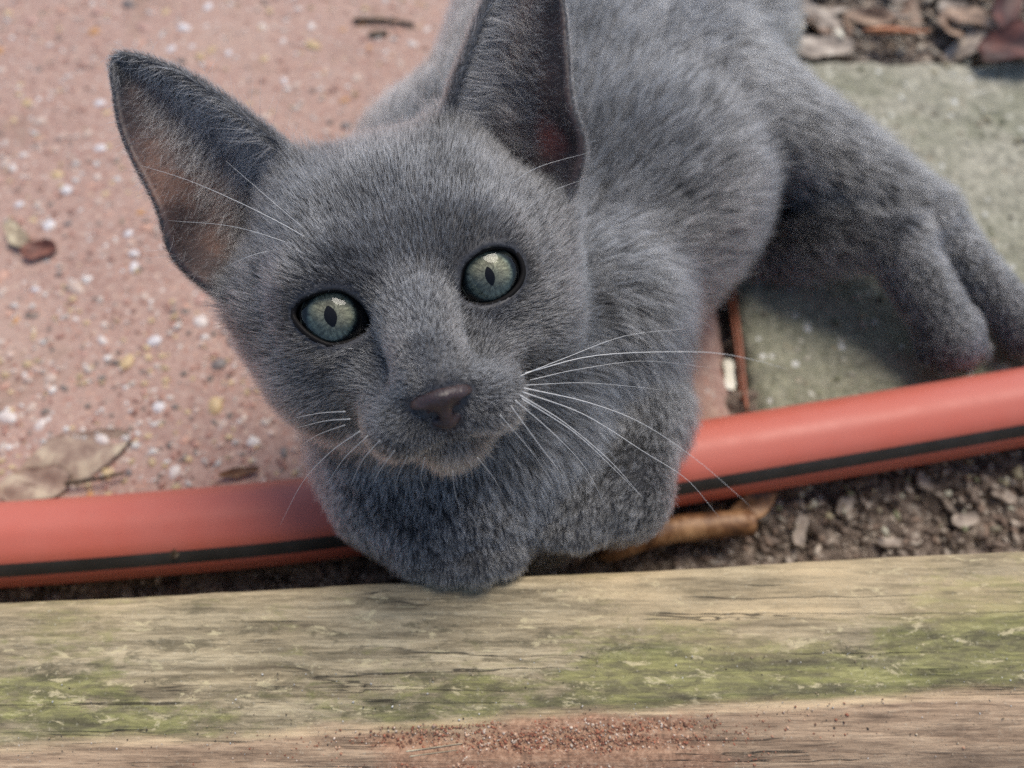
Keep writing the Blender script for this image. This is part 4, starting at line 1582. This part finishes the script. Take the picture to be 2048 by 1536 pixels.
lc = scatter("litter_crumbs", 3000, samp_litter, [0.4, 0.6, 0.9, 1.4], [srgb(150, 134, 118), srgb(120, 104, 90), srgb(176, 160, 142), srgb(84, 70, 60), srgb(196, 184, 166)], M_CRUMB, 14, None, 0.5, 1, 0.3, 2.5)
tag(lc, "grey brown bark crumbs and grit behind the mossy slab", "litter", kind="stuff")

o = leaf("dry_leaf", on_z(1792, 66, 6) , 25, 7, 0.0, 0.12, 0.5, 0.02, -0.5, ML_ORANGE, 3)
tag(o, "narrow orange brown leaf lying on the grey litter", "leaf")
o = leaf("dry_leaf", on_z(2030, 92, 7), 27, 17, 0.25, -0.3, 0.25, 0.1, 0.2, ML_RED, 8, pointed=.6)
tag(o, "dark red brown curled leaf at the edge of the mossy slab", "leaf")
o = leaf("dry_leaf", on_z(2010, 18, 8), 26, 12, 1.2, 0.3, 0.35, -0.2, 0.3, ML_RED, 12, pointed=.8)
tag(o, "dark red brown folded leaf above the curled one in the litter corner", "leaf")
o = leaf("wood_chip", on_z(1590, 38, 5), 11, 5.5, 1.75, 0.1, 0.05, 0.0, 0.1, ML_PALE, 5, 1.4, .25)
tag(o, "bright white wood chip on the litter beside the kitten's rump", "wood chip")
o = leaf("wood_chip", on_z(1680, 66, 4), 4.5, 1.8, 1.9, 0.05, 0.0, 0, 0, ML_PALE, 6, .6, .4)
tag(o, "tiny white wood chip next to the orange brown leaf", "wood chip")

# on the pink slab
o = twig("twig", [on_z(706, 41, 1), on_z(765, 40, 1.4), on_z(828, 48, 1)], 1.0, ML_TWIG)
tag(o, "thin dark twig lying on the pink slab behind the ears", "twig")
o = leaf("bark_scrap", on_z(756, 66, 1.4), 7.5, 2.6, 0.2, 0.05, 0.1, 0, 0, ML_TWIG, 4, .9, .5)
tag(o, "small dark bark scrap just below the thin twig", "bark")
o = leaf("dry_leaf", on_z(78, 500, 1.6), 10.5, 6.5, 0.35, 0.2, 0.4, 0.1, 0.25, ML_BROWNRED, 31, pointed=.6)
tag(o, "crumpled red brown leaf scrap on the pink slab at the left edge", "leaf")
o = leaf("wood_chip", on_z(32, 470, 2.6), 12, 5.5, -0.9, 0.2, 0.2, 0.1, -0.3, ML_PAPER, 33, .6, .5)
tag(o, "pale chip leaning on the crumpled red brown leaf scrap", "wood chip")
o = leaf("dry_leaf", on_z(150, 915, 0.7), 31, 17, 0.42, 0.01, 0.02, 0.0, 0.0, ML_FADED, 17, 0.15, .9)
tag(o, "flat faded leaf with ragged rim lying on the pink slab above the hose", "leaf")
o = leaf("dry_leaf", on_z(70, 968, 1.3), 19, 11, 0.15, 0.02, 0.03, 0.0, 0.02, ML_FADED, 19, 0.15, .6)
tag(o, "small faded leaf half under the hose at the left edge", "leaf")
o = twig("twig", [on_z(130, 968, 2.6), on_z(190, 958, 3), on_z(248, 946, 2.4)], 0.7, ML_TWIG)
tag(o, "short dark twig at the foot of the flat faded leaf", "twig")
o = leaf("husk", on_z(478, 944, 1.6), 11, 2.6, 0.2, 0.12, 0.3, 0, 0.2, ML_AMBER, 23, .5, .7)
tag(o, "narrow amber seed husk on the pink slab near the hose", "husk")
o = leaf("seed", path[np.argmin(np.abs(path[:, 0] - on_z(362, 1096, 18)[0]))] + np.array([0, -8.0, 7.6]), 2.6, 1.7, 1.5, 0.0, 0.1, 0.0, 0.8, ML_TWIG, 41, 1.0, .5)
tag(o, "tiny grey brown seed stuck to the hose above its stripe", "seed")

# in the joint between the slabs
for k, (a, b) in enumerate([((1464, 556, 0.5), (1494, 822, -0.5)), ((1458, 590, -0.5), (1484, 800, -1.2))]):
    c_ = tuple((np.array(a) + np.array(b)) / 2 + np.array([2, 0, .8]))
    o = twig("pine_needle", [on_z(*a), on_z(*c_), on_z(*b)], 0.72 - 0.1 * k, ML_NEEDLE, 6, 0.8, 0.03)
    tag(o, ["long red brown pine needle wedged in the joint between the slabs", "shorter brown pine needle at the left of the long one in the joint"][k], "pine needle")
o = leaf("wood_chip", on_z(1459, 748, -0.5), 10.5, 3.2, 1.52, 0.0, 0.05, 0.0, 0.0, ML_PALE, 44, .9, .2)
tag(o, "flat white chip standing in the joint beside the pine needles", "wood chip")


def samp_jt(rg):
    return np.array([rg.uniform(jx - 1, mx + 1), rg.uniform(front, 175), -6 + rg.uniform(-2, 2)])

jc = scatter("joint_soil_crumbs", 160, samp_jt, [0.6, 1.0, 1.5], [srgb(60, 48, 40), srgb(90, 74, 62), srgb(44, 36, 32)], M_CRUMB, 15)
tag(jc, "dark soil crumbs filling the joint between the slabs", "soil", kind="stuff")

# mulch between hose and timber
def samp_mulch(rg):
    u = rg.uniform(-150, 2200)
    v0 = 1010 - 0.115 * (u - 1024) ; v = rg.uniform(v0, v0 + 260)
    p = on_z(u, v, -3)
    w = (p - mid) @ nrm_dir
    if w < halfw + 1.0: return None
    return np.array([p[0], p[1], -9 + 2.6 * float(vnoise(p[None] * [1, 1, 0], 9, 1)[0]) + 1.4 * float(vnoise(p[None] * [1, 1, 0], 4, 2)[0]) + 4.0 + 2.56 * abs(float(vnoise(p[None] * [1, 1, 0], 3.4, 61)[0])) + rg.uniform(-0.1, 0.5)])

mu = scatter("mulch_crumbs", 11000, samp_mulch, [0.2, 0.28, 0.4, 0.55, 0.9], [srgb(130, 114, 102), srgb(160, 146, 132), srgb(112, 96, 84), srgb(196, 182, 166), srgb(84, 70, 60), srgb(150, 128, 112)], M_CRUMB, 16, None, 0.7, 1, 0.3, 3.0)
tag(mu, "crumbly brown soil and mulch between the hose and the timber", "mulch", kind="stuff")
rm = random.Random(9)
for k, (u, v) in enumerate([(1690, 1010), (1850, 965), (1930, 1040), (1600, 1060), (1780, 1085), (2000, 985)]):
    o = leaf("mulch_chip", on_z(u, v, -1.5), rm.uniform(6, 10), rm.uniform(3, 5), rm.uniform(0, 6), 0.2, 0.2, 0.1, rm.uniform(-.4, .4), ML_GREY, 60 + k, .7, .5)
    tag(o, "small grey bark chip in the mulch " + ["close under the hose, nearest the amber stalk", "close under the hose, right of the middle", "midway between hose and timber, towards the right edge", "beside the tip of the amber stalk", "touching the timber, right of the stalk", "under the hose, farthest right of the chips"][k], "bark chip", "bark chips in the mulch")
o = twig("dry_stalk", [on_z(1195, 1105, 4), on_z(1330, 1062, 6), on_z(1460, 1048, 7), on_z(1505, 1046, 6)], 3.7, ML_AMBER, 12, 0.95, 0.04, 3)
tag(o, "amber dry stalk poking out beside the right front paw", "stalk")
o = leaf("dry_leaf", on_z(1500, 1015, 6), 17, 7, 0.55, 0.2, 0.3, 0, 0.3, ML_AMBER, 71, .4, .8)
tag(o, "amber dry leaf under the hose at the end of the stalk", "leaf")

# splinters lying on the rusty patch of the timber
for k, (a, b) in enumerate([((812, 1503), (925, 1487)), ((818, 1513), (915, 1500))]):
    A, B = timber_at(*a), timber_at(*b)
    o = twig("splinter", [A + np.array([0, 0, .25]), (A + B) / 2 + np.array([0, 0, .4]), B + np.array([0, 0, .25])], 0.17, ML_PAPER, 6, 0.6, 0.05)
    tag(o, ["pale straw splinter on the rusty patch, upper of the parallel pair", "pale straw splinter on the rusty patch, lower of the parallel pair"][k], "splinter")
